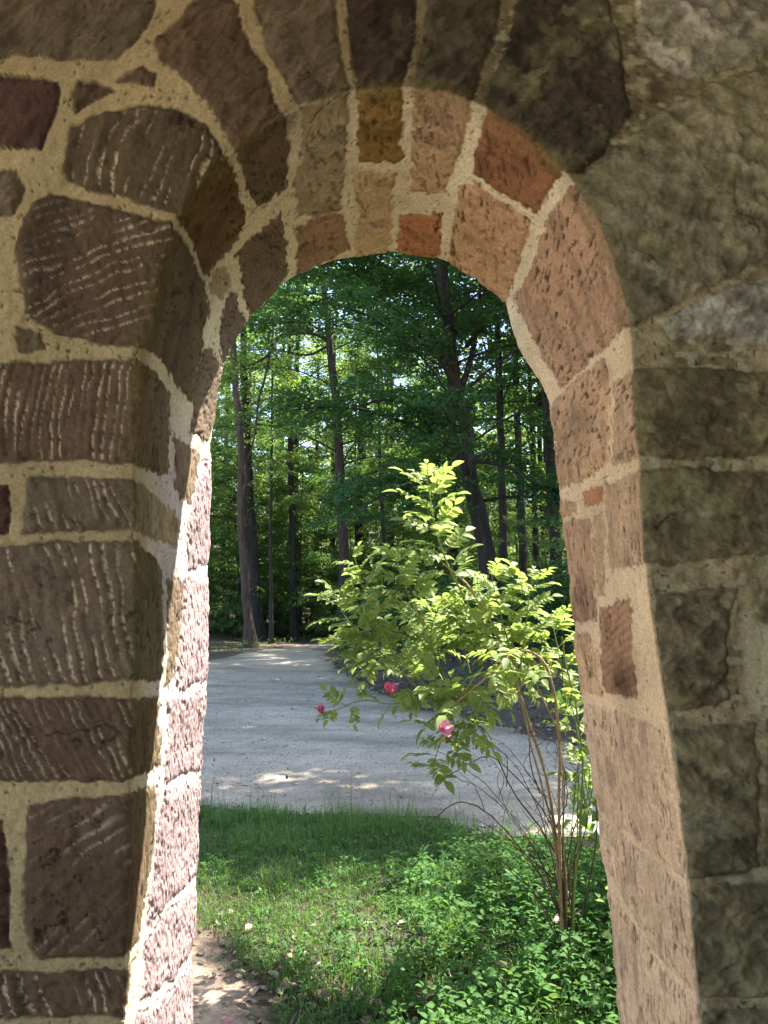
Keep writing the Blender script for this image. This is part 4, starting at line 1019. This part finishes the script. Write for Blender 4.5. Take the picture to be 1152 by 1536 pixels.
def herb(x, y, h, ll, rng, whorls, nl, tilt=.35):
    """leafy stems: whorls of ovate leaves up a thin stalk"""
    C_, A_, N_, L_ = [], [], [], []; st = MB()
    z = gz(x, y)
    for i in range(len(x)):
        p = np.array([x[i], y[i], z[i] - .01]); ln = rng.normal(size=2) * .22 * h[i]; top = p + np.array([ln[0], ln[1], h[i]])
        st.tube(np.array([p, p * .5 + top * .5 + np.array([ln[0], ln[1], 0]) * -.15, top]), np.array([.0022, .0018, .001]), 3)
        for w_ in range(whorls):
            f = 1 - w_ * .30 - rng.uniform(0, .1); 
            if f < .2: continue
            c = p + (top - p) * f; a0 = rng.uniform(0, 6.28); sc = (1 - .25 * (w_ == 0)) * rng.uniform(.7, 1.15)
            for j in range(nl):
                a = a0 + j * 2 * PI / nl + rng.uniform(-.25, .25); el = rng.uniform(-.15, .35) + (.3 if w_ == 0 else 0)
                ax = np.array([math.cos(a) * math.cos(el), math.sin(a) * math.cos(el), math.sin(el)]); no = np.array([0, 0, 1.]) + tilt * rng.normal(size=3); no = no - ax * np.dot(no, ax)
                C_.append(c + ax * ll[i] * .25); A_.append(ax); N_.append(unit(no)); L_.append(ll[i] * sc * rng.uniform(.8, 1.1))
    C_, A_, N_, L_ = map(np.array, (C_, A_, N_, L_))
    V, F = leaf_fine(C_, A_, N_, L_, L_ * rng.uniform(.5, .66, len(L_)), .16, .28, 5)
    st.add(V, F)
    return st
n = 7500
hx = rng.uniform(-3.5, 4, n); hy = rng.uniform(2.15, 6.6, n)
psd = path_sd(hx, hy); dsd = dirt_sd(hx, hy)
wgt_ = sstep(-.55, .85, hx + .25 * noise2(hx * 2, hy * 2, 57) + .10 * (4.2 - hy)) * sstep(-.03, -.2, psd) * sstep(.0, -.3, dsd)
wgt_ = np.where(wgt_ > 0, np.maximum(wgt_, 0), 0)
k = rng.uniform(size=n) < wgt_ ** 1.3; k &= np.hypot(hx - BASE[0], hy - BASE[1]) > .05
hx, hy, wk = hx[k], hy[k], wgt_[k]; n = len(hx)
hh = (.06 + .22 * wk * rng.uniform(.35, 1, n)) * (1 - .35 * sstep(3.6, 5.2, hy))
st = herb(hx, hy, hh, rng.uniform(.030, .052, n) * (.75 + .35 * wk), rng, 3, 4)
tag(st.build('weeds', M_WEED), 'dense leafy weeds at the foot of the rose bush and right jamb', 'weeds', kind='stuff')
# small clover-like leaves in the grass
n = 10000
hx = rng.uniform(-3, 2.5, n); hy = rng.uniform(2.2, 6.0, n)
k = (path_sd(hx, hy) < -.08) & (dirt_sd(hx, hy) < -.05) & (noise2(hx * 2.5, hy * 2.5, 58) + .3 * rng.normal(size=n) > -.3)
hx, hy = hx[k], hy[k]; n = len(hx)
st = herb(hx, hy, rng.uniform(.02, .085, n), rng.uniform(.012, .036, n) , rng, 1, 4, .7)
tag(st.build('clover', M_WEED), 'small round leaved clover growing through the grass', 'clover', kind='stuff')
# dry leaves
def litter(n, x, y, leaf, name, label, flat=.35):
    P = np.stack([x, y, gz(x, y) + rng.uniform(.004, .018, len(x))], -1)
    a = unit(rng.normal(size=P.shape) * np.array([1, 1, .25])); N_ = np.array([0, 0, 1.]) + flat * rng.normal(size=P.shape); N_ = unit(N_ - a * (N_ * a).sum(1, keepdims=True))
    L_ = leaf * rng.uniform(.5, 1.4, len(x)); V, F = leaf_fine(P, a, N_, L_, L_ * rng.uniform(.4, .7, len(x)), .3, rng.uniform(-.3, .4), 4)
    tag(obj(name, mesh_np(name, V, F), M_LITTER), label, 'dry leaves', kind='stuff')
n = 3200; x = rng.uniform(-2.0, 1.2, n); y_ = rng.uniform(2.1, 5, n)
k = (sstep(4.3, 2.9, y_) * sstep(.9, -.2, x) > rng.uniform(size=n) * 1.2) & ((dirt_sd(x, y_) < .05) | (rng.uniform(size=n) < .3))
litter(0, x[k], y_[k], .045, 'leaf_litter', 'pale dry leaves lying in the thin grass beside the bare soil')
n = 16000; x = rng.uniform(-4, 12, n); y_ = rng.uniform(8.2, 26, n)
sd = path_sd(x, y_); k = (sd < .12) & (sd > -6)
litter(0, x[k], y_[k], .075, 'bank_litter', 'brown dead leaves covering the bank beyond the path', .5)
n = 2600; x = rng.uniform(-4, 4, n); y_ = rng.uniform(5.4, 16, n)
sd = path_sd(x, y_); k = (sd > .05) & (rng.uniform(size=n) < np.exp(-sd / .8) + .10)
litter(0, x[k], y_[k], .032, 'path_litter', 'scattered leaf scraps on the grey gravel', .25)
# fallen petals, each its own
for i, (a, b, lab) in enumerate([(832, 1382, 'pink petal caught on weeds left of the rose stems'), (336, 1531, 'pink petal lying on the bare soil'), (417, 1452, 'pink petal among the dry leaves in thin grass')]):
    P = on_ground(a, b, .16 if i == 0 else .02); L_ = np.array([.045 if i == 0 else .024])
    V, F = leaf_fine(np.zeros((1, 3)), unit(np.array([[1., .3, .1]])), unit(np.array([[-.1, -.25, 1.]])), L_, L_ * .8, .3, .3, 6)
    o = obj('petal', mesh_np('petal', V, F), M_PETAL); o.location = P
    tag(o, lab, 'petal')

# loose grit on the path
n = 9000; x = rng.uniform(-5, 6, n); y_ = 5.4 + 12 * rng.uniform(0, 1, n) ** 1.5
k = path_sd(x, y_) > .03; x, y_ = x[k], y_[k]; n = len(x); r_ = rng.uniform(.004, .013, n) * (1 + 1.2 * (rng.uniform(size=n) < .08))
o8 = np.array([[1, 0, 0], [0, 1, 0], [-1, 0, 0], [0, -1, 0], [0, 0, .7], [0, 0, -.5]], float)
V = np.stack([x, y_, .012 + 0 * x], -1)[:, None] + o8[None] * r_[:, None, None] * rng.uniform(.6, 1.3, (n, 6, 1))
T8 = np.array([[0, 1, 4], [1, 2, 4], [2, 3, 4], [3, 0, 4], [1, 0, 5], [2, 1, 5], [3, 2, 5], [0, 3, 5]])
F = (np.arange(n) * 6)[:, None, None] + T8[None]
M_GRIT = rough_mat('grit', (.16, .14, .12), (.48, .43, .36), 3)
tag(obj('gravel', mesh_np('gravel', V.reshape(-1, 3), F.reshape(-1, 3), False), M_GRIT), 'loose grit scattered over the grey path', 'gravel', kind='stuff')
# ================================================================== LIGHT
SUN_AZ, SUN_EL = math.radians(57), math.radians(60)      # from +Y towards +X
sdir = Vector((math.sin(SUN_AZ) * math.cos(SUN_EL), math.cos(SUN_AZ) * math.cos(SUN_EL), math.sin(SUN_EL)))
sl = bpy.data.lights.new('sun', 'SUN'); sl.energy = 5.0; sl.angle = math.radians(.53); sl.color = (1, .95, .86)
so = bpy.data.objects.new('sun', sl); COL.objects.link(so); so.rotation_euler = (-sdir).to_track_quat('-Z', 'Y').to_euler()
so.location = (6, 8, 20)
w = bpy.data.worlds.new('World'); scene.world = w; w.use_nodes = True
N, L = w.node_tree.nodes, w.node_tree.links; N.clear()
sky = N.new('ShaderNodeTexSky'); sky.sky_type = 'NISHITA'; sky.sun_disc = False
sky.sun_elevation = SUN_EL; sky.sun_rotation = SUN_AZ; sky.air_density = 1.0; sky.dust_density = 1.5; sky.ozone_density = 1.0
bg = N.new('ShaderNodeBackground'); bg.inputs['Strength'].default_value = .14
wo = N.new('ShaderNodeOutputWorld'); L.new(sky.outputs[0], bg.inputs[0]); L.new(bg.outputs[0], wo.inputs[0])
scene.view_settings.view_transform = 'Standard'; scene.view_settings.look = 'None'
scene.view_settings.gamma = 1; scene.view_settings.exposure = 2.1
scene.render.engine = 'CYCLES'
cy = scene.cycles
cy.use_denoising = True
cy.max_bounces = 8; cy.diffuse_bounces = 4; cy.transmission_bounces = 6; cy.transparent_max_bounces = 4
cy.sample_clamp_indirect = 6
